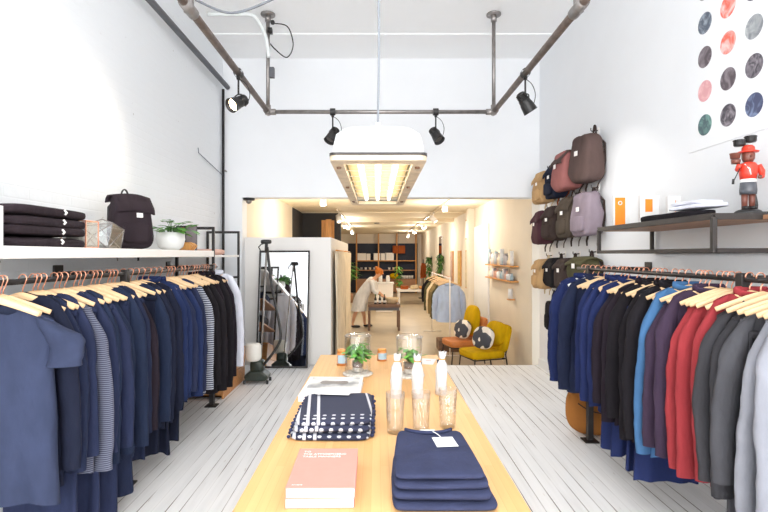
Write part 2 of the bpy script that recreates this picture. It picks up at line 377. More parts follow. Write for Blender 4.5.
def hanger_proto(m):
    t = thing('clothes_hanger', 'hanger', 'hanger')
    pts = []
    for i in range(13):
        u = -1+i/6; pts.append((u*.205, -.012*(1-abs(u))+.02*u*u, -.082-.072*abs(u)**1.25))
    MB().tube(pts, [.0095+.0055*(1-abs(-1+i/6)) for i in range(13)], 8, flat=(1.25, .55)).build('hanger_arms', m, t)
    hk = [(.0, 0, -.085), (0, 0, -.052)]
    for i in range(10):
        q = -PI*.42+i*(PI*1.42)/9; hk.append((-.0+.021*math.cos(q)*1.0, 0, -.002+.021*math.sin(q)))
    hk = [(0, 0, -.085), (0, 0, -.05), (.012, 0, -.026)] + [(.021*math.cos(q), 0, .001+.021*math.sin(q)) for q in [(-.25+i*.15)*PI for i in range(10)]]
    MB().tube(hk, .0031, 6).build('hook', M['copper'], t)
    return t
HW = hanger_proto(M['hanger']); HP = hanger_proto(M['whiteplastic'])
used = set()
def hanger(proto, loc, rz, label, group):
    k = proto.name
    if k not in used: used.add(k); o = proto
    else: o = copy_tree(proto)
    o.location = loc; o.rotation_euler = (random.uniform(-.0, .0), 0, rz); tag(o, label, 'hanger', group)
    return o

def torso(seed, L, hw, th, hem, drop, vneck=0):
    rnd = random.Random(seed); ph = [rnd.uniform(0, 6.28) for _ in range(8)]
    fq = rnd.uniform(20, 34)
    off = rnd.uniform(0, 50); NU, NV = 56, 30; vs = []; fs = []
    for j in range(NV+1):
        v = j/NV
        for i in range(NU):
            q = 2*PI*i/NU; cx, sx = math.cos(q), math.sin(q)
            w = hw*(1-.10*math.sin(min(1, v*2.2)*PI/2)+.24*hem*v)
            x = w*spow(cx, .75); t = th*(.62+.38*min(1, v*3.2)**.7)*(1+.35*hem*v)
            y = t*spow(sx, .8)
            zt = -drop-.36*abs(x)-(.10*max(0, abs(x)-hw*.8))
            nk = .088
            if abs(x) < nk: zt -= (.055+vneck if sx < 0 else .02)*math.sqrt(max(0, 1-(x/nk)**2))
            z = zt*(1-v)+(-L-.012*math.sin(2*q+ph[0]))*v
            a = .016*v**.8+.002
            y += a*(math.sin(x*fq+ph[1]+v*2.2)*.6+math.sin(x*47+ph[2]-v*3)*.3+math.sin(v*7+x*18+ph[3])*.25)
            nn = noise.noise(Vector((x*7+off, sx*1.5, z*4)))
            x += .008*v*math.sin(9*v+ph[4])*(1 if cx > 0 else -1)+.012*nn*v; y += .011*nn*min(1, v*3)
            vs.append((x, y, z))
    for j in range(NV):
        for i in range(NU): fs.append((j*NU+i, j*NU+(i+1) % NU, (j+1)*NU+(i+1) % NU, (j+1)*NU+i))
    return MB().add(vs, fs)

def sleeve(seed, side, hw, length, drop, r0=.062, r1=.047, fwd=0, thick=.55):
    rnd = random.Random(seed*3+side+11); p1, p2, off = rnd.uniform(0, 6.3), rnd.uniform(0, 6.3), rnd.uniform(0, 50)
    zs = -drop-.36*hw; NP, n = 22, 18; vs = []; fs = []
    path = []
    for j in range(NP+1):
        v = j/NP
        bend = math.sin(min(1, v*5)*PI/2)
        x = hw*.80+(.26*hw)*bend+.055*v+.02*math.sin(v*PI)-.012*v
        z = zs+.012-.025*(1-bend)*0-v*length-.03*bend
        y = fwd*v+.010*math.sin(v*6+p1)
        path.append(Vector((x*side, y, z)))
    for j, p in enumerate(path):
        v = j/NP; r = r0*(1-v)+r1*v; r *= .55+.45*min(1, v*6)
        for k in range(n):
            q = 2*PI*k/n; d = Vector((math.cos(q)*r, math.sin(q)*r*thick, 0))
            nn = noise.noise(Vector((p.z*14+off, math.cos(q)*1.2, math.sin(q)*1.2+side)))
            d *= 1+.16*nn+.03*math.sin(v*21+p2+2*q)*min(1, v*4)
            # the sleeve head slopes with the shoulder
            lift = (-.55*(d.x*side))*(1-min(1, v*3.5))
            vs.append((p.x+d.x, p.y+d.y, p.z+lift))
    for j in range(NP):
        for k in range(n): fs.append((j*n+k, j*n+(k+1) % n, (j+1)*n+(k+1) % n, (j+1)*n+k))
    fs.append(tuple(range(n)))
    return MB().add(vs, fs)

def garment(name, label, cat, group, loc, m, L, seed, rz=0, hw=.19, th=.028, sl=None, drop=.088, hem=1, collar=None, buttons=None, cuff=None, r0=.062, r1=.047, vneck=0, fwd=0, stand=None):
    t = thing(name, label, cat, loc, rz, group)
    torso(seed, L, hw, th, hem, drop, vneck).build('torso', m, t)
    if sl:
        if sl > .5: sl = max(sl, L-drop-.36*hw-random.choice((.03, .06, .10)))
        for s in (-1, 1):
            so = sleeve(seed, s, hw, sl, drop, r0, r1, fwd).build('sleeve', m, t)
            if buttons and s == stand:
                x = s*(hw*1.10); zz = -drop-.36*hw-sl
                for k in range(4):
                    MB().sup((x+s*(.0)-.03*s, -r1*.72+fwd, zz+.03+k*.024), (.011, .006, .011), .8, .8, 10, 6).build('sleeve_button', buttons, so)
    if collar:
        c = MB(); pr = []
        for k in range(15):
            q = -PI*1.32+k*(PI*1.64)/14 - 0*PI
            pr.append((.074*math.cos(q-PI/2+PI*.5), -.0+.030*math.sin(q-PI/2+PI*.5), -drop-.012-.02*(1 if False else (math.sin(q-PI/2+PI*.5) < 0)*abs(math.sin(q)))))
        c.tube([(.080*math.cos(2*PI*k/20), .026*math.sin(2*PI*k/20), -drop-.020-.022*max(0, -math.sin(2*PI*k/20))) for k in range(21)], .012, 7, flat=(1.7, .7))
        c.build('collar', collar, t)
    return t

def long_panel(name, label, cat, group, loc, m, z0, z1, hw, seed, rz=0, th=.03):
    """trousers or a dress hung full length from the rail"""
    rnd = random.Random(seed); ph = [rnd.uniform(0, 6.3) for _ in range(4)]; NU, NV = 40, 22; vs = []; fs = []
    for j in range(NV+1):
        v = j/NV
        for i in range(NU):
            q = 2*PI*i/NU
            x = hw*(1+.12*v)*spow(math.cos(q), .6); y = th*(.5+.5*v)*spow(math.sin(q), .7)
            y += .014*(.3+v)*math.sin(x*38+ph[0]+v)+.006*math.sin(x*80+ph[1]); x += .008*math.sin(v*6+ph[2])
            vs.append((x, y, z0*(1-v)+z1*v+.01*math.sin(q*2+ph[3])*v))
    for j in range(NV):
        for i in range(NU): fs.append((j*NU+i, j*NU+(i+1) % NU, (j+1)*NU+(i+1) % NU, (j+1)*NU+i))
    fs.append(tuple(range(NU)))
    t = thing(name, label, cat, loc, rz, group)
    MB().add(vs, fs).build('legs' if 'trousers' in name else 'skirt', m, t)
    w = MB(); w.tube([(hw*1.0*spow(math.cos(2*PI*k/24), .6), th*.55*spow(math.sin(2*PI*k/24), .7), z0-.012) for k in range(25)], .012, 6, flat=(1.6, .6)).build('waistband', m, t)
    return t

# left rail: (distance, kind, cloth, hem height, sleeve length)
GL = 'clothes on the rail under the white shelf'
LEFT = [
    (2.34, 'tee', 'slate', .44, .20, 'slate blue short sleeved tee facing out at the near end of the left rail'),
    (2.47, 'jumper', 'inknavy', .47, .58, 'ink navy long sleeved top right behind the slate blue tee'),
    (2.545, 'jumper', 'navy2', .50, .60, 'dark navy jumper second behind the slate blue tee'),
    (2.62, 'jumper', 'navy', .46, .60, 'navy jumper just before the fine striped top on the left rail'),
    (2.71, 'jumper', 'finestripe', .42, .62, 'fine grey and navy striped long sleeved top on the left rail'),
    (2.80, 'jumper', 'navy', .44, .62, 'navy jumper right behind the fine striped top on the left rail'),
    (2.885, 'jumper', 'teal', .40, .60, 'deep teal navy jumper second behind the fine striped top'),
    (2.97, 'jumper', 'navy', .38, .62, 'navy jumper third behind the fine striped top'),
    (3.06, 'shirt', 'teal', .36, .64, 'deep teal navy shirt fourth behind the fine striped top'),
    (3.15, 'jumper', 'teal', .34, .64, 'long teal navy jumper fifth behind the fine striped top'),
    (3.25, 'jumper', 'navy2', .36, .62, 'dark navy jumper sixth behind the fine striped top'),
    (3.34, 'shirt', 'plumblack', .40, .60, 'plum black shirt just before the middle post of the left rail'),
    (3.55, 'jumper', 'teal', .38, .64, 'teal navy jumper just past the middle post of the left rail'),
    (3.64, 'jumper', 'inknavy', .34, .64, 'ink navy jumper second past the middle post of the left rail'),
    (3.73, 'jumper', 'inknavy', .36, .64, 'ink navy jumper third past the middle post of the left rail'),
    (3.83, 'shirt', 'blue', .45, .62, 'brighter blue shirt fourth past the middle post of the left rail'),
    (3.93, 'shirt', 'blue', .44, .62, 'brighter blue shirt fifth past the middle post of the left rail'),
    (4.03, 'jumper', 'navy', .42, .62, 'navy jumper third before the bold striped top'),
    (4.16, 'jumper', 'blue', .42, .62, 'blue jumper second before the bold striped top'),
    (4.29, 'jumper', 'navy', .40, .62, 'navy jumper right before the bold striped top'),
    (4.44, 'jumper', 'stripe', .37, .66, 'bold navy and white striped long sleeved top on the left rail'),
    (4.60, 'shirt', 'black', .36, .66, 'black shirt right behind the bold striped top'),
    (4.74, 'jacket', 'black', .30, .66, 'black jacket second behind the bold striped top'),
    (4.88, 'jacket', 'plumblack', .28, .66, 'plum black jacket third behind the bold striped top'),
    (5.02, 'jacket', 'black', .27, .66, 'black jacket fourth behind the bold striped top'),
    (5.15, 'jacket', 'plumblack', .27, .68, 'long plum black coat last dark piece on the left rail'),
    (5.37, 'shirt', 'palewhite', .36, .62, 'white shirt peeking out at the far end of the left rail'),
]
CATN = {'tee': 'tee_shirt', 'jumper': 'jumper', 'shirt': 'hanging_shirt', 'jacket': 'jacket', 'blazer': 'blazer'}
CATW = {'tee': 'tee shirt', 'jumper': 'jumper', 'shirt': 'shirt', 'jacket': 'jacket', 'blazer': 'blazer'}
hl = []
for i, (d, k, c, hz, sl, lab) in enumerate(LEFT):
    kw = {}
    if k in ('shirt', 'jacket'): kw['collar'] = FAB[c]
    if k == 'tee':
        kw.update(hw=.235, th=.05, r0=.085, r1=.08, drop=.085, hem=.8)
    elif k == 'jacket': kw.update(hw=.195, th=.034, r0=.066, r1=.052)
    rz = random.uniform(-.10, .10) if k != 'tee' else .05
    garment(CATN[k], lab, CATW[k], GL, (RXL+random.uniform(-.015, .015), d, RZL), FAB[c], RZL-hz, 100+i, rz, sl=sl, fwd=random.uniform(-.02, .03), **dict(dict(drop=random.choice((.032, .035, .038, .086, .092))), **kw))
    hl.append((d, rz))
for d in (3.45, 4.225, 4.52, 4.81, 5.085): hl.append((d+.0, random.uniform(-.12, .12)))
for d in (2.29, 2.32, 2.58, 2.755, 2.93, 3.105, 3.295): hl.append((d, random.uniform(-.22, .02)))
hl.sort()
for i, (d, rz) in enumerate(hl):
    hanger(HW, (RXL, d, RZL+.013), rz, 'pale wooden hanger with copper hook, %s from the near end of the left rail' % ordw(i+1), 'hangers on the left rail')
LONG = [(2.58, 'navy', .10), (2.76, 'navy', .04), (2.93, 'navy', .05), (3.10, 'navy2', .12), (3.30, 'navy2', .24), (3.50, 'inknavy', .20), (3.69, 'inknavy', .14), (3.88, 'inknavy', .16)]
for i, (d, c, z) in enumerate(LONG):
    long_panel('dress', 'long %s dress hanging below the jumpers, %s from the near end' % ({'navy': 'navy', 'navy2': 'dark navy', 'inknavy': 'ink black'}[c], ordw(i+1)), 'dress', 'long dresses under the jumpers',
               (RXL+.03, d, RZL), FAB[c], -.16, z-RZL, .17, 300+i, random.uniform(-.06, .06))

GR = 'clothes on the rail under the steel shelf'
RIGHT = [
    (4.42, 'blazer', 'royal', .50, .60, 'royal navy blazer last at the far end of the right rail'),
    (4.34, 'blazer', 'royal', .49, .60, 'royal navy blazer second from the far end of the right rail'),
    (4.24, 'blazer', 'royal', .48, .60, 'royal navy blazer third from the far end of the right rail'),
    (4.14, 'blazer', 'navy2', .47, .60, 'dark navy blazer beside the far post of the right rail'),
    (3.86, 'blazer', 'royal', .50, .62, 'royal navy blazer farthest of the three before the black jackets'),
    (3.75, 'blazer', 'royal', .47, .62, 'royal navy blazer in the middle of the three before the black jackets'),
    (3.64, 'blazer', 'royal', .47, .62, 'royal navy blazer touching the plum black blazer'),
    (3.52, 'blazer', 'plumblack', .52, .60, 'plum black blazer next to the royal navy ones'),
    (3.40, 'jacket', 'plumblack', .45, .64, 'plum black jacket second from the royal navy blazers'),
    (3.29, 'jacket', 'black', .44, .64, 'black jacket third from the royal navy blazers'),
    (3.18, 'jacket', 'black', .42, .64, 'black jacket second before the denim shirt'),
    (3.07, 'jacket', 'black', .40, .64, 'black jacket right before the denim shirt'),
    (2.935, 'shirt', 'denim', .42, .66, 'light blue denim shirt on the right rail'),
    (2.835, 'shirt', 'purple', .46, .60, 'dusty purple shirt touching the denim shirt'),
    (2.755, 'shirt', 'purple', .45, .60, 'dusty purple shirt touching the red shirts'),
    (2.665, 'shirt', 'red', .46, .64, 'coral red shirt farthest of the three red ones'),
    (2.58, 'shirt', 'red', .45, .64, 'coral red shirt in the middle of the three red ones'),
    (2.455, 'shirt', 'red', .46, .64, 'coral red shirt touching the charcoal blazers'),
    (2.385, 'blazer', 'charcoal', .46, .60, 'charcoal blazer right next to the red shirts'),
    (2.305, 'blazer', 'charcoal', .48, .62, 'charcoal blazer between two other charcoal blazers'),
    (2.225, 'blazer', 'grey', .53, .64, 'grey blazer with four pale sleeve buttons on the right rail'),
    (2.12, 'jumper', 'lightgrey', .40, .60, 'light grey marl top next to the grey blazer'),
    (2.03, 'jumper', 'lightgrey', .38, .60, 'light grey marl top nearest of all on the right rail'),
]
hr = []
for i, (d, k, c, hz, sl, lab) in enumerate(RIGHT):
    kw = {}
    if k in ('shirt', 'jacket', 'blazer'): kw['collar'] = FAB[c]
    if k == 'tee': kw.update(hw=.21, th=.04, r0=.07, r1=.06, hem=.8)
    if k in ('blazer', 'jacket'): kw.update(hw=.20, th=.034, r0=.066, r1=.05, vneck=.10)
    if c == 'grey': kw.update(buttons=M['galv'], stand=-1)
    rz = random.uniform(-.10, .10)
    garment(CATN[k], lab, CATW[k], GR, (RXR+random.uniform(-.015, .015), d, RZR), FAB[c], RZR-hz, 200+i, rz, sl=sl, fwd=random.uniform(-.02, .03), **dict(dict(drop=random.choice((.032, .035, .038, .086, .092))), **kw))
    hr.append((d, rz, HP if i in (0, 1, 2) else HW))
for d in (4.03, 3.95, 3.695, 3.46, 3.235, 3.0, 2.79, 2.62, 2.53, 2.17, 2.07): hr.append((d, random.uniform(-.16, .05), HW))
hr.sort(key=lambda q: q[0])
for i, (d, rz, pr) in enumerate(hr):
    if pr is HP: lab = 'white plastic hanger in a navy blazer, %s from right rail near end' % ordw(i+1)
    else: lab = 'pale wooden hanger with copper hook, %s from the near end of the right rail' % ordw(i+1)
    hanger(pr, (RXR, d, RZR+.013), rz, lab, 'hangers on the right rail')
LONGR = [(3.60, 'royal', .22), (3.44, 'royal', .22), (3.28, 'royal', .20), (3.12, 'royal', .19), (2.30, 'grey', .22), (2.19, 'charcoal', .20), (2.07, 'charcoal', .22)]
for i, (d, c, z) in enumerate(LONGR):
    nm = {'royal': 'royal navy trousers hanging below the black jackets', 'grey': 'grey trousers hanging below the charcoal blazers', 'charcoal': 'charcoal trousers hanging below the grey blazer'}[c]
    j = sum(1 for q in LONGR[:i+1] if q[1] == c)
    lab = nm + ({'royal': ', %s counting from the far side' % ordw(j), 'grey': '', 'charcoal': ', %s counting from the far side' % ordw(j)}[c])
    long_panel('trousers', lab, 'trousers', 'trousers under the right rail jackets', (RXR-.02, d, RZR), FAB[c], -.22, z-RZR, .17, 400+i, random.uniform(-.06, .06))

# ------------------------------------------------------------------ left shelf and what stands on it
XS, ZS = -1.78, 1.645
tag(MB().box(XL, XS, .9, 5.46, ZS-.064, ZS).build('wall_shelf', M['shelf_white'], None, smooth=False, bevel=.004), 'long thick white shelf on the left brick wall above the clothes rail', 'shelf')

def fold(mb, w, dp, h, c, seed, e=.32):
    rnd = random.Random(seed); o = rnd.uniform(0, 40)
    def warp(p):
        n = noise.noise(Vector((p.x*7+o, p.y*7, seed)))
        return Vector((p.x*(1+.04*noise.noise(Vector((p.y*9, o, p.z*20)))), p.y*(1+.03*noise.noise(Vector((p.x*9, o+3, 0)))), p.z+.10*h*n+.012*h/.03*math.sin(p.x*11+o)*.3))
    return mb.sup(c, (w, dp, h), .42, .22, 40, 14, warp=warp)

# sweaters: long side toward the aisle, front face seen at the near end
zz = ZS
for i in range(4):
    h = .056; lab = {0: 'folded brown black sweater at the bottom of the shelf stack', 1: 'folded brown black sweater second from the bottom of the shelf stack', 2: 'folded brown black sweater second from the top of the shelf stack', 3: 'folded brown black sweater on top of the shelf stack'}[i]
    t = thing('folded_sweater', lab, 'sweater', (-1.99, 2.80, zz), 0, 'sweaters stacked on the white shelf')
    mb = MB(); fold(mb, .40, .64, h*1.06, (0, 0, h/2), 30+i); mb.build('sweater_body', FAB['blackfold'], t)
    MB().tube([(.205, .03+.01*i, .016), (.213, .035+.01*i, h*.5), (.202, .03+.01*i, h-.012)], .006, 6).build('size_tag', M['shelf_white'], t)
    zz += h
# sign card at the left edge of the picture
t = thing('sign_card', 'white card sign with orange mark and grey letters beside the folded sweaters', 'sign', (-1.86, 2.335, ZS))
MB().box(-.11, .11, -.006, .006, 0, .185).build('card', M['paper'], t, smooth=False)
MB().box(.055, .098, -.008, -.006, .135, .165).build('orange_mark', M['rust_pipe'] if False else M['orange'], t, smooth=False)
text('lettering', 'NO', .05, M['greylac'], t, (.025, -.0065, .10), (PI/2, 0, 0))
text('lettering', 'AC', .05, M['greylac'], t, (.03, -.0065, .055), (PI/2, 0, 0))

# clear acrylic box and the geometric terrarium
t = thing('acrylic_box', 'clear acrylic display box behind the folded sweaters on the white shelf', 'display box', (-1.92, 3.16, ZS))
MB().box(-.12, .12, -.07, .07, 0, .17).build('box_panes', M['pane'], t, smooth=False)
e = MB()
for a in (-.12, .12):
    for b in (-.07, .07): e.box(a-.003, a+.003, b-.003, b+.003, 0, .17)
    for z in (.003, .168): e.box(a-.003, a+.003, -.07, .07, z-.003, z+.003)
for b in (-.07, .07):
    for z in (.003, .168): e.box(-.12, .12, b-.003, b+.003, z-.003, z+.003)
e.build('box_edges', M['copper'], t, smooth=False)
MB().sup((.02, 0, .045), (.12, .08, .075), .6, .6, 16, 10).build('sand_fill', M['stone'], t)
t = thing('terrarium', 'faceted clear glass terrarium with metal edges between the sweaters and the black backpack', 'terrarium', (-1.88, 3.42, ZS))
V = [(-.09, -.06, 0), (.07, -.06, 0), (.09, .07, 0), (-.07, .07, 0), (-.11, -.07, .15), (.10, -.05, .17), (.11, .08, .13), (-.08, .09, .16), (0, -.115, .085), (.0, .0, .20)]
F = [(0, 1, 8), (1, 5, 8), (5, 4, 8), (4, 0, 8), (1, 2, 6), (1, 6, 5), (2, 3, 7), (2, 7, 6), (3, 0, 4), (3, 4, 7), (4, 5, 9), (5, 6, 9), (6, 7, 9), (7, 4, 9)]
MB().add(V, F).build('glass_facets', thin_glass('faceted glass', (.90, .93, .92, 1), .8, .16), t, smooth=False)
e = MB(); done = set()
for f in F:
    for a, b in zip(f, f[1:]+f[:1]):
        if (min(a, b), max(a, b)) not in done: done.add((min(a, b), max(a, b))); e.cyl(V[a], V[b], .0035, n=6)
e.build('metal_edges', M['galv'], t)
fl = MB(); fl.box(-.07, .07, -.05, .06, .002, .02).build('base_plate', M['galv'], t, smooth=False)

def backpack(name, label, group, loc, rz, w, h, dp, m, mflap=None, mstrap=None, patch=True, pocket=True, flap=True, roll=0, lean=0, cat='backpack', handle=True):
    """front faces local -y, back panel at y = 0, hangs or stands from z = 0"""
    t = thing(name, label, cat, loc, rz, group); t.rotation_euler = (lean, roll, rz)
    mflap = mflap or m; mstrap = mstrap or FAB['darkbrown']; sd = len(label)*3+int(w*997)
    def warp(p):
        tz = p.z/h+.5
        k = 1-.16*tz**2; bulge = 1+.12*math.sin(PI*min(1, max(0, tz)))
        n = noise.noise(Vector((p.x*9+sd, p.y*9, p.z*9)))
        return Vector((p.x*k*(1+.05*n), p.y*bulge*(1.08-.25*tz)+.020*n+.006*math.sin(p.z*38+p.x*14+sd), p.z+.016*n))
    MB().sup((0, -dp/2, h/2), (w, dp, h), .34, .34, 36, 20, warp=warp).build('bag_body', m, t)
    if flap:
        g = MB()
        def fn(u, v):
            x = (u-.5)*w*(.92+.06*v); a = v*PI*.62
            y = -dp*.5+dp*.58*math.cos(a+.25)*(1 if v < .6 else 1.04); z = h*.86+h*.17*math.sin(min(PI/2, a+.25)) if v < .45 else None
            if z is None: z = h*1.03-(v-.45)/.55*h*.36
            if v >= .45: y = -dp*(.62+.42*min(1, (v-.45)*2.5))
            return (x, y-.006*math.sin(u*9), z-.02*abs(u-.5)**2*4)
        g.grid(fn, 12, 16); g.build('flap', mflap, t, sol=.012)
    if pocket:
        MB().sup((0, -dp*1.02, h*.27), (w*.66, dp*.34, h*.36), .35, .35, 22, 12).build('front_pocket', m, t)
    if patch: MB().cbox((w*.08, -dp*1.13, h*.60), (w*.15, .006, w*.11)).build('maker_patch', M['shelf_white'], t, smooth=False)
    if handle: MB().tube([(.03*math.cos(q), -.01, h*.95+(.13 if roll else .075)*math.sin(q)) for q in [i*PI/10 for i in range(11)]], .009, 8, flat=(1.3, .6)).build('carry_handle', mstrap, t)
    for s in (-1, 1):
        MB().tube([(s*w*.22, -.01, h*.92), (s*w*.34, .028, h*.78), (s*w*.36, .03, h*.45), (s*w*.34, .012, h*.12), (s*w*.30, -.01, h*.02), (s*w*.28, -.03, -h*.10), (s*w*.26, -.03, -h*.22)], [.018, .02, .02, .014, .009, .008, .006], 8, flat=(.5, 1.3)).build('strap', mstrap, t)
    return t

# black backpack standing on the shelf
backpack('backpack', 'black flap top backpack standing on the white shelf behind the terrarium', None, (-2.02, 4.02, ZS), .95, .32, .43, .16, FAB['blackfold'], mstrap=M['black'], lean=-.06)
# plant in a white pot
def leafmesh(mb, base, d, l, w, droop=.3):
    d = Vector(d).normalized(); side = d.cross(Vector((0, 0, 1)));
    if side.length < 1e-3: side = Vector((1, 0, 0))
    side.normalize(); b = Vector(base); vs = []; n = 6
    for i in range(n+1):
        s = i/n; c = b+d*l*s+Vector((0, 0, -droop*l*s*s)); ww = w/2*math.sin(PI*min(1, s*.92+.06))**.8
        vs += [c-side*ww, c+Vector((0, 0, -.12*ww)), c+side*ww]
    fs = []
    for i in range(n):
        for k in (0, 1): fs.append((i*3+k, i*3+k+1, (i+1)*3+k+1, (i+1)*3+k))
    mb.add(vs, fs)
t = thing('potted_plant', 'round leaved green plant in a white pot at the far end of the white shelf', 'plant', (-1.94, 4.70, ZS))
MB().lathe([(0, 0), (.07, 0), (.11, .03), (.13, .10), (.125, .165), (.118, .165), (.12, .12), (0, .13)], 28).build('pot', M['ceramic'], t)
MB().lathe([(0, .145), (.116, .142), (.117, .13)], 20).build('soil', M['soil'], t)
mb = MB(); st = MB(); rnd = random.Random(4)
for i in range(38):
    a = rnd.uniform(0, 6.28); el = rnd.uniform(.1, 1.3); r = rnd.uniform(.06, .17)
    tip = Vector((math.cos(a)*r*math.cos(el)*1.25, math.sin(a)*r*math.cos(el)*1.2, .155+r*math.sin(el)*.85))
    st.tube([(math.cos(a)*.03, math.sin(a)*.03, .10), tip*.6+Vector((0, 0, .075)), tip], .0025, 5)
    leafmesh(mb, tip, (math.cos(a+rnd.uniform(-1, 1)), math.sin(a+rnd.uniform(-1, 1)), rnd.uniform(-.2, .6)), rnd.uniform(.07, .10), rnd.uniform(.065, .09))
mb.build('leaves', M['leaf'], t); st.build('stems', M['leafdark'], t)
# small things inside the first frame
for i, (y, h, z) in enumerate(((4.98, .075, 0), (5.04, .085, 0), (5.10, .08, 0))):
    t = tag(MB().prism([(-.07, 0), (.05, 0), (.09, h*.62), (.05, h), (-.05, h)], 1, -.017, .017).build('wooden_card_holder', M['wood_orange'], None, smooth=False, bevel=.006, loc=(-1.92, y, ZS)),
        'small honey wood block beside the plant, %s' % ('nearest of three', 'middle of three', 'farthest of three')[i], 'wood block', 'wood blocks on the shelf end')
t = thing('framed_board', 'dark framed grey board leaning at the far end of the white shelf', 'board', (-1.98, 5.36, ZS))
MB().box(-.17, .05, -.012, .012, 0, .27).build('board_face', M['dark_wall'], t, smooth=False, bevel=.003)
MB().box(-.06, .05, -.016, -.012, .005, .265).build('grey_panel', mat('warm grey felt', (124, 116, 118), .9), t, smooth=False)
MB().box(-.115, -.08, -.02, -.012, .02, .25).build('tan_strip', M['rust_pipe'] if False else FAB['rust'], t, smooth=False, bevel=.003)

# shelving unit at the end of the shelf
t = thing('shelving_unit', 'black framed open shelving unit with wooden shelves past the left clothes rail', 'shelving unit', (-1.99, 6.0, 0))
def frame(y, ztop):
    mb = MB()
    for x in (-.21, .19): mb.box(x-.014, x+.014, y-.014, y+.014, 0, ztop)
    mb.box(-.21, .19, y-.014, y+.014, ztop-.03, ztop); mb.box(-.21, .19, y-.014, y+.014, .30, .325); mb.box(-.21, .19, y-.014, y+.014, 1.30, 1.325)
    mb.build('end_frame', M['black_steel'], t, smooth=False, bevel=.002)
frame(-.50, 1.91); frame(.50, 1.91)
for z in (.72, 1.10): MB().box(-.20, .20, -.49, .49, z, z+.025).build('shelf_board', M['wood_mid'], t, smooth=False, bevel=.002)
MB().box(-.20, .20, -.49, .49, 1.575, 1.60).build('white_shelf_board', M['shelf_white'], t, smooth=False, bevel=.002)
tag(MB().sup((0, 0, .035), (.30, .42, .07), .5, .4, 24, 10).build('folded_scarf', FAB['peach'], None, loc=(-1.97, 5.85, 1.60)), 'pale pink folded textile on the upper shelf of the black framed unit', 'textile')
for i, z in enumerate((.745, 1.125)):
    tag(fold(MB(), .30, .5, .16, (0, 0, .08), 60+i).build('folded_jeans', FAB['inknavy' if i else 'grey'], None, loc=(-2.0, 6.0, z)), 'folded %s clothes on the %s wooden board of the black framed unit' % (('grey', 'lower'), ('ink navy', 'upper'))[i], 'clothes')
t = thing('wooden_crate', 'honey brown wooden crate on the floor under the far end of the left rail', 'crate', (-1.95, 6.0, 0))
MB().box(-.22, .24, -.44, -.42, .02, .40).box(-.22, .24, .42, .44, .02, .40).box(-.22, -.20, -.44, .44, .02, .40).box(-.22, .24, -.44, .44, .02, .04).build('crate_body', M['wood_crate'], t, smooth=False, bevel=.002)
MB().box(.225, .245, -.45, .45, .0, .19).build('side_board', M['wood_crate'], t, smooth=False, bevel=.003)
MB().box(.225, .245, -.45, .45, .20, .41).build('side_board', M['wood_crate'], t, smooth=False, bevel=.003)
MB().box(-.23, .25, -.46, .46, .41, .43).build('lid', M['wood_crate'], t, smooth=False, bevel=.003)

# ------------------------------------------------------------------ mirror and garment steamer
t = thing('leaning_mirror', 'tall black framed mirror leaning against the white partition', 'mirror', (-1.35, 7.08, 0))
t.rotation_euler = (-math.atan(.24/1.66), math.radians(-1.2)*0, 0)
w, h = .71, 1.68
fr = MB().box(-w/2-.012, -w/2+.012, -.02, .015, 0, h).box(w/2-.012, w/2+.012, -.02, .015, 0, h).box(-w/2, w/2, -.02, .015, 0, .024).box(-w/2, w/2, -.02, .015, h-.024, h)
fr.build('mirror_frame', M['black_steel'], t, smooth=False, bevel=.002)
MB().box(-w/2+.01, w/2-.01, -.004, .01, .02, h-.02).build('mirror_glass', M['mirror'], t, smooth=False)

t = thing('garment_steamer', 'upright garment steamer with white tank and black hose in front of the leaning mirror', 'garment steamer', (-1.50, 6.28, 0))
MB().prism([(-.13, .04), (.13, .04), (.15, .10), (.07, .16), (-.07, .16), (-.15, .10)], 1, -.11, .11).build('base', M['steamgreen'], t, smooth=False, bevel=.02)
MB().sup((.0, 0, .21), (.17, .17, .16), .5, .5, 18, 10).build('motor_housing', M['steamgreen'], t)
for sx in (-1, 1):
    for sy in (-1, 1): MB().tube([(sx*.14-.012, sy*.09, .025), (sx*.14+.012, sy*.09, .025)], .025, 12).build('wheel', M['black'], t)
MB().lathe([(0, .27), (.085, .28), (.10, .31), (.10, .46), (.085, .49), (.03, .50), (0, .50)], 24, c=(-.05, -.02, 0)).build('water_tank', M['steamwhite'], t)
MB().cyl((.03, .03, .2), (.11, .03, 1.72), .011, n=10).build('pole', M['galv'], t)
pts = [(.07, -.03, .22), (.16, -.05, .32), (.27, -.05, .48), (.30, -.05, .62), (.24, -.04, .95), (.19, -.04, 1.2), (.15, -.03, 1.5), (.125, -.02, 1.70)]
def smoothpts(P, n=6):
    P = [Vector(p) for p in P]; out = []
    for i in range(len(P)-1):
        p0, p1, p2, p3 = P[max(i-1, 0)], P[i], P[i+1], P[min(i+2, len(P)-1)]
        for k in range(n):
            s = k/n
            out.append(.5*((2*p1)+(p2-p0)*s+(2*p0-5*p1+4*p2-p3)*s*s+(3*p1-p0-3*p2+p3)*s**3))
    return out+[P[-1]]
MB().tube(smoothpts(pts), .017, 10).build('hose', M['black'], t)
MB().sup((.12, -.05, 1.765), (.13, .09, .055), .5, .5, 16, 10).cyl((.115, -.03, 1.63), (.12, -.04, 1.76), .02, n=10).build('steam_head', M['black'], t)
MB().tube([(.06, .03, 1.74), (.055, -.03, 1.735), (.02, -.03, 1.70), (.03, .02, 1.66)], .008, 6).build('cradle', M['black'], t)

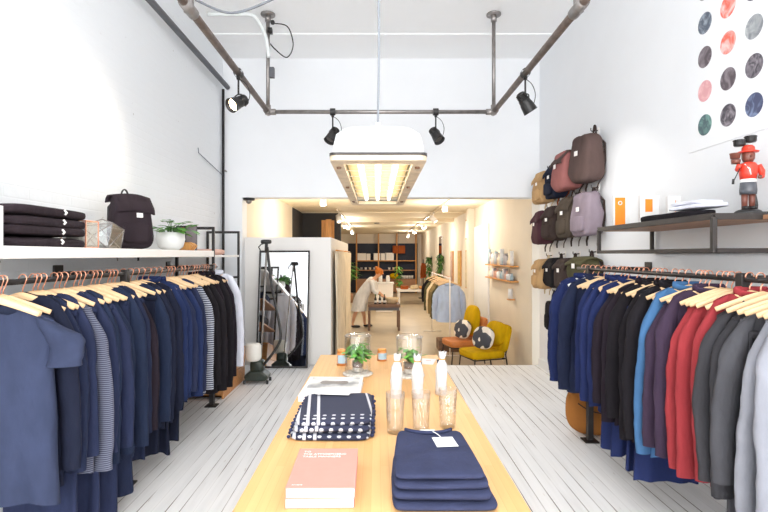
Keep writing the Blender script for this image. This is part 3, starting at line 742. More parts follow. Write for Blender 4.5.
# ------------------------------------------------------------------ display table and everything on it
TZ = .87
t = thing('display_table', 'long bamboo topped display table in the middle of the white floor', 'table', (.012, 2.3, 0))
MB().box(-.425, .428, -1.45, 1.36, TZ-.045, TZ).build('table_top', M['table'], t, smooth=False, bevel=.003)
MB().box(-.37, .37, -1.38, 1.28, TZ-.12, TZ-.045).build('apron', M['table'], t, smooth=False, bevel=.003)
for sx in (-1, 1):
    for sy in (-1.35, 1.25): MB().box(sx*.355-.035, sx*.355+.035, sy-.035, sy+.035, 0, TZ-.12).build('leg', M['table'], t, smooth=False, bevel=.003)

# two coral books
for i in range(2):
    t = thing('hardback_book', ('coral pink hardback lying under its twin on the bamboo table', 'coral pink hardback with white title lettering, top of the two on the bamboo table')[i], 'book', (-.168+.004*i, 1.585-.004*i, TZ+.031*i), .02-.012*i, 'coral books')
    MB().box(-.100, .100, -.146, .146, 0, .003).box(-.100, .100, -.146, .146, .0275, .031).box(-.100, -.097, -.146, .146, 0, .031).build('cover', M['pink'], t, smooth=False, bevel=.001)
    MB().box(-.097, .097, -.1445, .143, .003, .0275).build('page_block', M['pages'], t, smooth=False)
    if i:
        for k, s in enumerate(('TO', 'THE ATMOSPHERIC', 'TABLE MANNERS')):
            text('title_lettering', s, .0165, M['paper'], t, (-.082, .112-.0205*k, .0312), (0, 0, 0), ext=.0003)
        text('author_lettering', 'AT HOME', .007, M['paper'], t, (-.085, -.13, .0312), (0, 0, 0), ext=.0003)

# navy sweaters with price tag
zs = TZ
for i in range(4):
    lab = ('folded navy sweater at the bottom of the stack on the bamboo table', 'folded navy sweater second from the bottom of the bamboo table stack', 'folded navy sweater directly under the tagged one', 'folded navy sweater on top of the stack, with the white price tag')[i]
    h = .022; w = .305-.012*i; L_ = .40-.012*i
    t = thing('folded_sweater', lab, 'sweater', (.194-.002*i, 1.612+.012*i, zs), (.01, -.02, .012, .0)[i], 'navy sweaters on the table')
    rnd = random.Random(50+i); o = rnd.uniform(0, 9)
    def warp(p, w=w, L_=L_, i=i, o=o):
        k = 1-.16*max(0, p.y/L_+.5)**2.2 if True else 1
        x = p.x*k; y = p.y
        if y > 0: y += .020*(math.exp(-((abs(x)-.095)/.03)**2))*(y/(L_/2))*(1 if i == 3 else .3)-.012*math.exp(-(x/.07)**2)*(y/(L_/2))
        n = noise.noise(Vector((x*6+o, y*6, 1.7)))
        return Vector((x+.004*noise.noise(Vector((y*14, o, 2))), y, p.z*(1+.25*n)+.004*n))
    MB().sup((0, 0, h*.52), (w, L_, h*1.15), .55, .16, 60, 14, warp=warp).build('sweater_body', FAB['sweater'], t)
    if i == 3:
        MB().tube(smoothpts([(-.085, .192, .0225), (-.05, .158, .026), (0, .146, .0265), (.05, .158, .026), (.085, .192, .0225)], 4), .006, 6, flat=(1.1, .8)).build('neck_band', FAB['sweater'], t)
        MB().cbox((-.005, .168, .0255), (.055, .018, .003)).build('neck_label', M['paper'], t, smooth=False)
        MB().tube(smoothpts([(.0, .165, .028), (.015, .14, .031), (.03, .11, .030), (.035, .09, .0285)], 4), .0016, 6).build('tag_string', M['paper'], t)
        MB().box(-.036, .036, -.042, .042, 0, .0016, Matrix.Translation((.043, .054, .0275)) @ Matrix.Rotation(.10, 4, 'Z')).build('price_tag', M['paper'], t, smooth=False)
    zs += h

# spotted textiles with pompom edge
M['dots'], nt, b = nodes_of('navy with white dots'); Ln = nt.links.new
tc = nt.nodes.new('ShaderNodeTexCoord'); mp = nt.nodes.new('ShaderNodeMapping'); mp.inputs['Scale'].default_value = (27, 15, 32); Ln(tc.outputs['Object'], mp.inputs[0])
vo = nt.nodes.new('ShaderNodeTexVoronoi'); vo.inputs['Randomness'].default_value = 0; vo.inputs['Scale'].default_value = 1; sp = nt.nodes.new('ShaderNodeSeparateXYZ'); Ln(tc.outputs['Object'], sp.inputs[0])
def mth(op, a, bb):
    n = nt.nodes.new('ShaderNodeMath'); n.operation = op
    for k, q in enumerate((a, bb)):
        if isinstance(q, (int, float)): n.inputs[k].default_value = q
        elif q is not None: Ln(q, n.inputs[k])
    return n.outputs[0]
cbx = nt.nodes.new('ShaderNodeCombineXYZ'); Ln(mth('MULTIPLY', sp.outputs[0], 26), cbx.inputs[0]); Ln(mth('MULTIPLY', mth('ADD', sp.outputs[1], sp.outputs[2]), 26), cbx.inputs[1]); Ln(cbx.outputs[0], vo.inputs['Vector']); vo.voronoi_dimensions = '2D'
front = mth('LESS_THAN', sp.outputs[1], -.13); dot = mth('MULTIPLY', mth('LESS_THAN', vo.outputs['Distance'], .22), front)
sx = sp.outputs[0]
st_ = None
skew = mth('ADD', sx, mth('MULTIPLY', sp.outputs[1], .10))
for c in (-.148, -.108, -.066):
    k = mth('LESS_THAN', mth('ABSOLUTE', mth('SUBTRACT', skew, c-.012), None), .0065); st_ = k if st_ is None else mth('MAXIMUM', st_, k)
k = mth('LESS_THAN', mth('ABSOLUTE', mth('SUBTRACT', skew, .145), None), .005); st_ = mth('MAXIMUM', st_, k)
allm = mth('MAXIMUM', dot, st_)
mx = nt.nodes.new('ShaderNodeMix'); mx.data_type = 'RGBA'; mx.inputs[6].default_value = S(40, 44, 66); mx.inputs[7].default_value = S(190, 190, 196)
Ln(allm, mx.inputs[0]); Ln(mx.outputs[2], b.inputs['Base Color']); b.inputs['Roughness'].default_value = .9
zs = TZ
for i in range(3):
    h = .025
    t = thing('folded_scarf', ('navy scarf with white dots and stripes at the bottom of the pompom edged stack', 'navy scarf with white dots and stripes between two others', 'navy scarf with white dots and stripes on top, under the white paper band')[i], 'scarf', (-.185+.004*i, 2.17+.008*i, zs), -.01+.01*i, 'spotted scarves on the table')
    fold(MB(), .325-.008*i, .43-.012*i, h*1.12, (0, 0, h*.52), 80+i).build('scarf_body', M['dots'], t)
    pm = MB(); rnd = random.Random(9+i)
    for k in range(9):
        pm.sup((.163-.004*i+rnd.uniform(0, .008), -.17+.044*k, h*.45+rnd.uniform(-.004, .004)), (.020, .020, .016), 1, 1, 8, 6)
        pm.sup((-.163+.004*i-rnd.uniform(0, .006), -.19+.044*k, h*.40), (.016, .016, .013), 1, 1, 8, 6)
    pm.build('pompom_edge', FAB['sweater'], t)['kind'] = 'stuff'
    zs += h
t = tag(MB().add([(-.085, -.03, .002), (.07, -.055, .004), (.085, -.01, .012), (.02, .05, .010), (-.09, .06, .003), (-.085, -.03, .004), (.07, -.055, .006), (.085, -.01, .014), (.02, .05, .012), (-.09, .06, .005)],
    [(4, 3, 2, 1, 0), (5, 6, 7, 8, 9), (0, 1, 6, 5), (1, 2, 7, 6), (2, 3, 8, 7), (3, 4, 9, 8), (4, 0, 5, 9)]).build('paper_wrap', M['paper'], None, smooth=False, loc=(-.20, 2.355, zs+.006)), 'folded white paper lying on the spotted navy scarves', 'paper')

# large picture book behind the scarves
t = thing('picture_book', 'large white picture book with a grey photograph on its cover behind the spotted scarves', 'book', (-.235, 2.675, TZ), -.03)
MB().box(-.152, .152, -.19, .19, 0, .004).box(-.152, .152, -.19, .19, .028, .032).box(-.152, -.148, -.19, .19, 0, .032).build('cover', M['paper'], t, smooth=False, bevel=.001)
MB().box(-.148, .148, -.186, .186, .004, .028).build('page_block', M['pages'], t, smooth=False)
pm_, nt, b = nodes_of('cover photograph'); Ln = nt.links.new
tc = nt.nodes.new('ShaderNodeTexCoord'); n1 = nt.nodes.new('ShaderNodeTexNoise'); n1.inputs['Scale'].default_value = 7; n1.inputs['Detail'].default_value = 3; Ln(tc.outputs['Object'], n1.inputs['Vector'])
r = nt.nodes.new('ShaderNodeValToRGB'); r.color_ramp.elements[0].position = .36; r.color_ramp.elements[0].color = S(120, 122, 128); r.color_ramp.elements[1].position = .62; r.color_ramp.elements[1].color = S(222, 222, 220)
Ln(n1.outputs['Fac'], r.inputs[0]); Ln(r.outputs[0], b.inputs['Base Color']); b.inputs['Roughness'].default_value = .5
MB().box(-.135, .135, -.05, .175, .032, .0326).build('cover_photograph', pm_, t, smooth=False)
MB().add([(x, y, .0332) for x, y in [(.14*.55*math.cos(q)+.0, .06+.040*math.sin(q)+.012*math.sin(3*q)) for q in [i*PI/12 for i in range(24)]]], [tuple(range(24))]).build('pictured_shape', mat('grey ink', (128, 122, 120), .6, var=.2), t, smooth=False)

# tumblers
for i, (x, y) in enumerate(((.075, 2.06), (.182, 2.07), (.300, 2.12))):
    lab = 'tall ribbed clear tumbler on the bamboo table, %s' % ('nearest the spotted scarves', 'between two other tumblers', 'nearest the table edge by the right rail')[i]
    t = tag(MB().lathe([(0, 0), (.030, 0), (.0335, .004), (.036, .09), (.039, .165), (.0365, .165), (.0335, .09), (.031, .016), (0, .014)], 48, rib=.022, nr=12).build('glass_tumbler', M['glass'], None, loc=(x, y, TZ)), lab, 'glass', 'tumblers on the table')
# white wrapped bottles
for i, (x, y, ln) in enumerate(((.098, 2.56, .05), (.208, 2.56, -.02), (.335, 2.62, -.08))):
    lab = 'white tissue wrapped bottle with a twisted neck, %s' % ('behind the tumbler nearest the scarves', 'in the middle of the row of three', 'behind the tumbler nearest the table edge')[i]
    t = thing('wrapped_bottle', lab, 'wrapped bottle', (x, y, TZ), i*1.1, 'wrapped bottles on the table')
    vs = []; fs = []; prof = [(.026, 0), (.027, .03), (.028, .09), (.029, .125), (.025, .155), (.016, .178), (.0135, .19), (.017, .205), (.019, .218)]
    n = 40; rnd = random.Random(i)
    for (r_, z) in prof:
        for k in range(n):
            q = 2*PI*k/n; rr = r_*(1+.10*math.sin(9*q+z*40+i)+.06*math.sin(4*q-z*60))
            vs.append((rr*math.cos(q)+ln*z*z*3, rr*math.sin(q), z+(.012*math.sin(5*q+i) if z > .215 else 0)))
    for j in range(len(prof)-1):
        for k in range(n): fs.append((j*n+k, j*n+(k+1) % n, (j+1)*n+(k+1) % n, (j+1)*n+k))
    fs += [tuple(range(n)), tuple((len(prof)-1)*n+k for k in range(n))]
    MB().add(vs, fs).build('tissue_wrap', M['tissue'], t)
    MB().tube([(.0165*math.cos(q)+ln*.1, .0165*math.sin(q), .187) for q in [k*PI/8 for k in range(17)]], .0035, 6).build('neck_cord', M['wood_orange'], t)
    MB().cbox((.026, -.004, .168), (.003, .016, .02)).build('swing_tag', M['greylac'], t, smooth=False)

# glass cloches over plants
def cloche(label, x, y, seed, bush, full):
    t = thing('cloche_planter', label, 'planter', (x, y, TZ), 0, 'cloches on the table')
    R = .078
    MB().lathe([(R, .0), (R, .22), (R*.97, .238), (R*.86, .248), (.02, .25), (.0, .25)], 40).build('glass_dome', M['glass'], t)
    MB().tube([(R*math.cos(q), R*math.sin(q), .246-.01) for q in [k*PI/16 for k in range(33)]], .005, 6).build('dome_rim', M['pane'], t)
    MB().lathe([(0, 0), (R+.012, 0), (R+.014, .008), (R+.004, .014), (0, .014)], 36).build('tray', M['stone'], t)
    MB().lathe([(0, .015), (.034, .015), (.037, .05), (.036, .085), (.033, .085), (.032, .05), (0, .02)], 24).build('inner_jar', M['glass'], t)
    MB().lathe([(0, .017), (.030, .017), (.031, .045), (0, .047)], 18).build('gravel', M['stone'], t)
    MB().lathe([(0, .047), (.031, .047), (.031, .08), (0, .085)], 18).build('soil', M['soil'], t)
    lv = MB(); sm = MB(); rnd = random.Random(seed)
    for i in range(full):
        a = rnd.uniform(0, 6.28); el = rnd.uniform(.15, 1.45); r_ = rnd.uniform(.03, .088)*bush
        tip = Vector((math.cos(a)*r_*math.cos(el), math.sin(a)*r_*math.cos(el), .095+r_*math.sin(el)*1.15))
        sm.tube([(0, 0, .08), tip*.5+Vector((0, 0, .05)), tip], .0016, 5)
        leafmesh(lv, tip, (math.cos(a+rnd.uniform(-.8, .8)), math.sin(a+rnd.uniform(-.8, .8)), rnd.uniform(-.3, .7)), rnd.uniform(.036, .055), rnd.uniform(.024, .036))
    lv.build('leaves', M['leaf'], t); sm.build('stems', M['leafdark'], t)
cloche('glass cloche over a bushy green plant, beside the amber jar with the large label', -.118, 3.06, 3, 1.0, 130)
cloche('glass cloche over a small upright green plant, beside the flat white card', .195, 3.02, 8, .80, 46)
for i, (x, y, r_, h, lab) in enumerate(((-.232, 3.32, .034, .105, 'amber jar with pale blue label and gold lid, taller of the two jars'), (.034, 3.46, .032, .082, 'small amber jar with pale blue label between the glass cloches'))):
    t = thing('candle_jar', lab, 'jar', (x, y, TZ), 0, 'amber jars on the table')
    MB().lathe([(0, 0), (r_, 0), (r_, h*.78), (r_*.9, h*.82), (r_*.9, h*.84), (0, h*.84)], 24).build('jar_body', M['amber'], t)
    MB().lathe([(0, h*.84), (r_*.95, h*.84), (r_*.95, h), (0, h)], 24).build('lid', M['wood_orange'], t)
    MB().grid(lambda u, v: ((r_+.001)*math.sin((u-.4)*2.2), -(r_+.001)*math.cos((u-.4)*2.2), h*(.15+.52*v)), 10, 2).build('label', M['bluelabel'], t)
t = thing('flat_card', 'white card with a small red mark lying at the far end of the bamboo table', 'card', (.345, 3.42, TZ), -.25)
MB().box(-.05, .05, -.085, .085, 0, .004).build('card_sheet', M['paper'], t, smooth=False)
MB().box(-.012, .022, .01, .022, .004, .0046).build('red_mark', M['red'], t, smooth=False)
# ------------------------------------------------------------------ right wall: steel frame shelf and what is on it
SX, S0, S1, SZB, SZT = 1.865, 2.77, 4.2, 1.612, 1.832
t = thing('frame_shelf', 'dark steel frame shelf with a wooden board on the right wall above the rail', 'shelf', (XR, 3.0, SZT))
ox, oy, oz = XR, 3.0, SZT
def bar(mb, x0, x1, y0, y1, z0, z1): mb.box(x0-ox, x1-ox, y0-oy, y1-oy, z0-oz, z1-oz)
q = .013
mb = MB()
for y in (S0, S1, 1.3):
    for x in (SX, XR-.03): bar(mb, x-q, x+q, y-q, y+q, SZB, SZT-.022)
    for z in (SZB, SZT-.035): bar(mb, SX, XR-.03, y-q, y+q, z, z+.026)
for x in (SX, XR-.03):
    for z in (SZB, SZT-.035): bar(mb, x-q, x+q, S0, S1, z, z+.026)
    bar(mb, x-q, x+q, 1.3, S0, SZT-.035, SZT-.009) if x > 2 else None
mb.build('steel_frame', M['grey_steel'], t, smooth=False, bevel=.002)
mb = MB(); bar(mb, SX-.012, XR-.002, S0-.01, S1+.01, SZT-.012, SZT); mb.build('top_edge', M['grey_steel'], t, smooth=False, bevel=.002)
mb = MB(); bar(mb, SX+.02, XR-.005, S0+.02, S1-.02, SZT-.036, SZT-.0125); mb.build('shelf_board', M['wood_mid'], t, smooth=False)
mb = MB(); bar(mb, SX-.012, XR-.002, 1.3, S0-.012, SZT-.036, SZT-.0); 
mb = MB(); bar(mb, SX+.25, XR-.005, 1.3, S0-.03, SZT-.036, SZT-.0125); mb.build('shelf_board', M['wood_mid'], t, smooth=False)

def booklet(name, label, x, y, w, h, dp, panel):
    t = thing(name, label, 'box', (x, y, SZT), 0, 'orange and white boxes on the steel shelf')
    MB().box(-w/2, w/2, -dp/2, dp/2, 0, h).build('carton', M['paper'], t, smooth=False, bevel=.001)
    a, b_, c, d = panel
    MB().box(a, b_, -dp/2-.001, -dp/2, c, d).build('orange_panel', M['orange'], t, smooth=False)
    return t
t1 = booklet('product_box', 'white box with a tall orange panel at the far end of the steel shelf', 1.99, 4.08, .13, .25, .03, (-.055, .028, .0, .235))
MB().tube([(-.014+.014*math.cos(k*PI/8), -.0175, .19+.014*math.sin(k*PI/8)) for k in range(17)], .004, 5).build('round_mark', M['paper'], t1)
booklet('product_box', 'white box with a small orange square next to the tall orange one', 2.13, 3.92, .15, .235, .03, (-.035, .022, .105, .205))
booklet('product_box', 'plain white box edge with a thin orange line, nearest of the three boxes', 2.24, 3.78, .10, .21, .03, (.006, .010, .05, .18))
# folded clothes on the shelf
tag(fold(MB(), .17, .60, .05, (0, 0, .025), 11).build('folded_sweater', FAB['black'], None, loc=(1.965, 3.30, SZT), rz=0), 'flat folded black knit lying along the steel shelf', 'sweater')
tag(fold(fold(MB(), .19, .30, .03, (0, 0, .015), 12), .17, .26, .026, (.0, .01, .040), 13).build('folded_shirt', FAB['palewhite'], None, loc=(2.0, 3.12, SZT+.052), rz=.1), 'folded white shirt lying on the black knit on the steel shelf', 'shirt')

# the wooden camper figurine
t = thing('wooden_figurine', 'lacquered wooden figurine in a red shirt and red hat with two black pots above it', 'figurine', (2.19, 2.95, SZT), -.25)
Y = 0
MB().lathe([(0, 0), (.075, 0), (.078, .012), (.06, .03), (.045, .036), (0, .036)], 28).sup((.09, .0, .012), (.09, .06, .022), .6, .6, 14, 8).build('base', M['black'], t)
MB().tube(smoothpts([(.045, .03, .03), (.052, .035, .08), (.04, .04, .15), (.02, .045, .22)], 4), [.018]*4+[.016]*4+[.013]*5, 10, flat=(1, .7)).build('back_lever', M['lampblack'], t)
for s in (-1, 1):
    MB().cyl((s*.019, 0, .035), (s*.019, 0, .15), .015, .018, 14).build('leg', M['brownskin'], t)
    MB().sup((s*.019, -.012, .045), (.032, .05, .022), .6, .8, 12, 8).build('boot', M['black'], t)
MB().lathe([(0, .125), (.042, .125), (.044, .15), (.04, .20), (0, .20)], 20).build('shorts', M['greylac'], t)
MB().lathe([(.0405, .195), (.043, .197), (.043, .212), (.0405, .214)], 20).build('belt', M['paper'], t)
MB().lathe([(0, .21), (.04, .21), (.046, .25), (.048, .29), (.036, .31), (.016, .316), (0, .316)], 22).build('shirt', M['red'], t)
MB().tube([(.05, 0, .295), (.066, -.005, .26), (.060, -.022, .225), (.045, -.04, .222)], [.018, .018, .014, .012], 10).build('arm', M['red'], t)
MB().tube([(-.045, 0, .292), (-.062, -.02, .272), (-.058, -.035, .30)], [.018, .015, .013], 10).build('arm', M['red'], t)
MB().sup((.042, -.044, .222), (.024, .02, .024), .9, .9, 10, 8).build('hand', M['brownskin'], t)
MB().lathe([(0, .315), (.024, .317), (.033, .335), (.034, .36), (.028, .378), (0, .38)], 20).sup((0, -.036, .348), (.012, .014, .016), 1, 1, 8, 6).sup((-.012, -.031, .358), (.007, .005, .009), 1, 1, 8, 6).sup((.012, -.031, .358), (.007, .005, .009), 1, 1, 8, 6).build('head', M['brownskin'], t)
MB().lathe([(0, .372), (.052, .372), (.054, .378), (.034, .384), (.032, .402), (.022, .414), (0, .416)], 24).build('hat', M['red'], t)
MB().lathe([(0, 0), (.024, 0), (.028, .03), (.030, .032), (0, .032)], 18, c=(-.075, -.02, .335)).lathe([(0, 0), (.022, 0), (.025, .024), (0, .024)], 18, c=(-.072, -.02, .305)).build('brown_mug', M['brownskin'], t)
for (x, z) in ((-.045, .412), (.012, .432)):
    p = MB().lathe([(0, 0), (.026, 0), (.030, .006), (.031, .030), (.034, .033), (.030, .037), (0, .037)], 20, c=(x, 0, z)).build('black_pot', M['black'], t)
MB().tube([(-.045, 0, .43), (.0, 0, .418), (.0, 0, .40)], .004, 6).build('pot_rod', M['galv'], t)
MB().cyl((-.05, -.035, .29), (-.088, -.03, .20), .0028, n=6).cyl((-.088, -.03, .215), (-.09, -.03, .185), .007, n=8).build('walking_stick', M['lampblack'], t)
MB().tube([(-.03, -.03, .30), (-.012, -.046, .27), (-.004, -.046, .235)], .004, 6).build('braces', M['paper'], t)

# circle poster on the right wall
t = thing('circle_poster', 'large white paper poster of painted dark and coral circles on the right wall', 'poster', (XR-.004, 3.2, 2.36))
MB().box(-.002, .002, -.66, .54, 0, 1.36).build('poster_sheet', M['white'], t, smooth=False)
def disc_mat(name, a, b_, sc):
    m, nt, b = nodes_of(name); Ln = nt.links.new
    tc = nt.nodes.new('ShaderNodeTexCoord'); n1 = nt.nodes.new('ShaderNodeTexNoise'); n1.inputs['Scale'].default_value = sc; n1.inputs['Detail'].default_value = 5; n1.inputs['Distortion'].default_value = 1.2; Ln(tc.outputs['Object'], n1.inputs['Vector'])
    r = nt.nodes.new('ShaderNodeValToRGB'); r.color_ramp.elements[0].position = .42; r.color_ramp.elements[0].color = S(*a); r.color_ramp.elements[1].position = .64; r.color_ramp.elements[1].color = S(*b_)
    Ln(n1.outputs['Fac'], r.inputs[0]); Ln(r.outputs[0], b.inputs['Base Color']); b.inputs['Roughness'].default_value = .6
    return m
D = {'slate': disc_mat('slate wash', (84, 92, 106), (150, 160, 172), 14), 'plum': disc_mat('plum grey wash', (88, 78, 84), (138, 128, 134), 12), 'rose': disc_mat('rose wash', (216, 158, 162), (236, 196, 196), 10),
     'teal': disc_mat('teal wash', (70, 92, 98), (120, 160, 152), 14), 'coral': disc_mat('coral wash', (238, 110, 92), (242, 204, 200), 9), 'ink': disc_mat('ink wash', (70, 66, 74), (150, 142, 150), 16),
     'grey': disc_mat('grey wash', (128, 132, 138), (186, 190, 192), 9), 'blue': disc_mat('blue grey wash', (72, 78, 108), (130, 146, 178), 14)}
cols = [(3.56, 2.526, ['teal', 'rose', 'plum', 'slate', 'grey']), (3.325, 2.53, ['ink', 'plum', 'coral', 'coral', 'rose']), (3.095, 2.53, ['blue', 'ink', 'grey', 'slate', 'coral']), (2.86, 2.53, ['rose', 'slate', 'plum', 'teal', 'ink'])]
for (y, z, ks) in cols:
    for i, k in enumerate(ks):
        MB().lathe([(0, 0), (.074, 0), (.074, .0008), (0, .0008)], 36, mt=Matrix.Translation((-.0022, y-3.2, z-2.36+.2415*i)) @ Matrix.Rotation(-PI/2, 4, 'Y')).build('painted_circle', D[k], t, smooth=False)

# bags on the right wall, each hung from its hook
RBAG = -PI/2
WX = XR-.045
def hook(y, z, lab):
    t = thing('wall_hook', lab, 'hook', (XR, y, z))
    MB().cyl((-.0, 0, 0), (-.075, 0, -.008), .006, n=8).tube([(-.07, 0, -.008), (-.082, 0, .0), (-.082, 0, .025)], .005, 6).build('hook_rod', M['black_steel'], t)
    MB().box(-.008, 0, -.02, .02, -.04, .03).build('hook_plate', M['shelf_white'], t, smooth=False, bevel=.002)
BG = 'bags hanging on the right wall'
BAGS = [  # y, z bottom, w, h, depth, cloth, options, label
    (5.28, 2.36, .44, .50, .20, 'brownbag', dict(flap=False, pocket=False, roll=.05), 'grey brown roll top tote backpack, nearest bag in the top row'),
    (5.72, 2.34, .42, .44, .24, 'pinkbag', dict(mflap=FAB['brownbag'], pocket=False), 'dusty pink backpack with grey brown flap in the top row'),
    (6.16, 2.30, .36, .42, .18, 'navybag', dict(mstrap=FAB['rust']), 'navy backpack with rust straps in the top row'),
    (6.62, 2.28, .36, .42, .18, 'tan', dict(mstrap=FAB['bisque']), 'pale tan backpack, farthest bag in the top row'),
    (5.27, 1.80, .42, .46, .18, 'lilac', dict(flap=False), 'pale lilac grey backpack, nearest bag in the middle row'),
    (5.72, 1.80, .38, .46, .18, 'olivebrown', dict(flap=True), 'olive brown backpack next to the lilac one'),
    (6.18, 1.78, .36, .42, .20, 'darkbrown', dict(), 'dark brown backpack in the middle row beside the maroon one'),
    (6.64, 1.74, .36, .44, .20, 'maroon', dict(pocket=False), 'maroon backpack, farthest bag in the middle row'),
    (5.32, 1.34, .46, .24, .20, 'olive', dict(pocket=False), 'flat olive green bag just above the far end of the right rail'),
    (5.76, 1.22, .40, .34, .20, 'darkbrown', dict(pocket=False), 'dark brown flap bag hanging in the lower row'),
    (6.20, 1.20, .36, .36, .18, 'black', dict(pocket=False), 'black flap bag hanging in the lower row'),
    (6.66, 1.16, .38, .38, .18, 'tan', dict(mstrap=FAB['bisque']), 'pale tan backpack, farthest bag in the lower row'),
]
for k, (y, z, w, h, dp, c, kw, lab) in enumerate(BAGS):
    backpack('backpack' if h > .3 else 'shoulder_bag', lab, BG, (WX, y, z), RBAG+random.uniform(-.08, .08), w, h, dp, FAB[c], cat='backpack' if h > .3 else 'bag', **kw)
    hook(y, z+h+.055, 'small steel wall hook holding the %s' % lab.split(',')[0].replace(' in the top row', '').replace(' in the middle row', '').replace(' in the lower row', ' below').split(' hanging')[0].split(' just above')[0].replace('pale tan backpack', ['', 'lower', 'upper'][2 if z > 2 else 1]+' pale tan backpack'))
# top of the nearest tote rises into a rolled handle: add a strap loop on the wall
t = thing('shoulder_bag', 'small black pouch hanging lowest on the right wall past the rail', 'bag', (WX, 6.42, .62), RBAG, BG)
def pouchwarp(p): return Vector((p.x*(1-.22*(p.z/.40+.5)), p.y, p.z))
MB().sup((0, -.06, .20), (.24, .11, .38), .4, .35, 24, 14, warp=pouchwarp).build('pouch_body', FAB['black'], t)
MB().sup((0, -.115, .13), (.16, .03, .18), .4, .4, 14, 8).build('front_pocket', FAB['black'], t)
MB().tube([(-.03, -.04, .38), (-.035, -.03, .46), (0, -.02, .52), (.035, -.03, .46), (.03, -.04, .38)], .014, 8, flat=(.5, 1.3)).build('strap', FAB['black'], t)
hook(6.42, 1.14, 'small steel hook on the right wall holding the small black pouch')
t = thing('shoulder_bag', 'small tan pouch half hidden behind the far royal navy blazer', 'bag', (WX, 6.02, .52), RBAG, BG)
MB().sup((0, -.05, .22), (.22, .10, .44), .4, .35, 24, 14, warp=pouchwarp).build('pouch_body', FAB['tan'], t)
MB().tube([(-.03, -.04, .42), (-.035, -.03, .50), (0, -.02, .56), (.035, -.03, .50), (.03, -.04, .42)], .012, 8, flat=(.5, 1.3)).build('strap', FAB['tan'], t)
hook(6.02, 1.08, 'small steel hook on the right wall holding the small tan pouch')
# suede hobo bag on the floor under the rail
t = thing('hobo_bag', 'slouchy tan suede bag with a knotted strap on the floor under the right rail', 'bag', (1.93, 4.46, 0), -.25)
def hobo(p):
    s = min(1, max(0, p.z/.40+.5))
    return Vector((p.x*(1.0-.45*s**1.5)-.10*s, p.y*(1.1-.6*s), p.z+.16*max(0, -p.x)*s+.012*noise.noise(Vector((p.x*8, p.y*8, p.z*8)))))
MB().sup((0, 0, .20), (.44, .18, .40), .7, .7, 36, 20, warp=hobo).build('bag_body', M['suede'], t)
MB().tube(smoothpts([(-.16, 0, .30), (-.21, -.02, .40), (-.19, -.03, .50), (-.13, -.02, .53), (-.09, 0, .47), (-.10, 0, .38), (-.08, .01, .32)], 4), .026, 8, flat=(.6, 1.2)).build('strap', M['suede'], t)
MB().tube(smoothpts([(-.14, -.085, .29), (-.05, -.105, .24), (.05, -.10, .22)], 4), .005, 6).build('zip', FAB['darkbrown'], t)

# ------------------------------------------------------------------ pipe frame, pendant lamp, spotlights
ZP, YP, XPL, XPR = 3.28, 5.87, -1.28, 1.37
t = thing('pipe_frame', 'grey industrial pipe frame hung from the ceiling carrying the black spotlights', 'pipe frame', (XPL, YP, ZP))
def ptube(mb, a, b_, r): mb.cyl(Vector(a)-Vector((XPL, YP, ZP)), Vector(b_)-Vector((XPL, YP, ZP)), r, n=14)
mb = MB(); ptube(mb, (XPL, YP, ZP), (XPR, YP, ZP), .024); mb.build('cross_pipe', M['galv'], t)
mb = MB(); ptube(mb, (XPL, 1.2, ZP), (XPL, YP, ZP), .030); mb.build('side_pipe', M['rust_pipe'], t)
mb = MB(); ptube(mb, (XPR, 1.2, ZP), (XPR, YP, ZP), .030); mb.build('side_pipe', M['rust_pipe'], t)
for x in (XPL, XPR):
    for y in (YP, 3.4):
        mb = MB(); ptube(mb, (x, y, ZP), (x, y, ZC), .022); mb.build('hanger_pipe', M['galv'], t)
        mb = MB(); ptube(mb, (x, y, ZC-.018), (x, y, ZC), .085); ptube(mb, (x, y, ZC-.09), (x, y, ZC-.01), .034); mb.build('ceiling_flange', M['galv'], t)
        mb = MB(); ptube(mb, (x, y-.09, ZP), (x, y+(.03 if y == YP else .09), ZP), .040)
        if y == YP: ptube(mb, (x-(.03 if x < 0 else -.03), y, ZP), (x+(.09 if x < 0 else -.09), y, ZP), .036)
        ptube(mb, (x, y, ZP-.03), (x, y, ZP+.08), .034); mb.build('elbow_fitting', M['galv'], t)
mb = MB(); mb.box(.02, .075, -.03, .03, .40, .52); mb.build('junction_box', M['conduit'], t, smooth=False, bevel=.004)
mb = MB(); mb.box(.0, .05, -.03, .03, .92, .98); mb.sup((.055, 0, 1.05), (.05, .05, .05), .8, .8); mb.build('cable_plug', M['lampblack'], t)
# cables on the pipes
def cable(name, lab, pts, r, m):
    o = Vector(pts[0]); mb = MB(); mb.tube(smoothpts([Vector(p)-o for p in pts], 8), r, 6)
    return tag(mb.build(name, m, None, loc=o), lab, 'cable')
cable('cable', 'grey cable swagging across the ceiling above the left pipe', [(-1.25, 3.45, 3.36), (-1.1, 3.8, 3.44), (-.85, 4.1, 3.70), (-.55, 4.3, 4.0), (-.25, 4.4, 4.42)], .010, M['wire'])
cable('cable', 'looped black cable beside the back left hanger pipe', [(-1.22, YP, 4.32), (-1.05, YP, 4.28), (-.98, YP-.03, 4.05), (-1.06, YP, 3.92), (-1.2, YP, 4.02), (-1.25, YP, 4.08)], .007, M['lampblack'])
tag(MB().tube(smoothpts([(-.55, 0, 0), (-.2, 0, 0), (0, 0, -.03), (.12, 0, -.25), (.16, 0, -.50)], 6), .022, 10).build('conduit_pipe', M['enamel'], None, loc=(XPL-.14, 5.82, ZC-.03)), 'white bent conduit on the ceiling beside the back left hanger pipe', 'conduit')
tag(MB().tube([(0, 0, 0), (0, 5.9, 0)], .034, 12).build('conduit_pipe', M['conduit'], None, loc=(-2.12, 1.2, 3.98)), 'dark grey straight conduit running along the top of the left brick wall', 'conduit')
t = thing('drain_pipe', 'thin black vertical pipe in the far left corner of the front room', 'pipe', (-2.19, 7.12, 0))
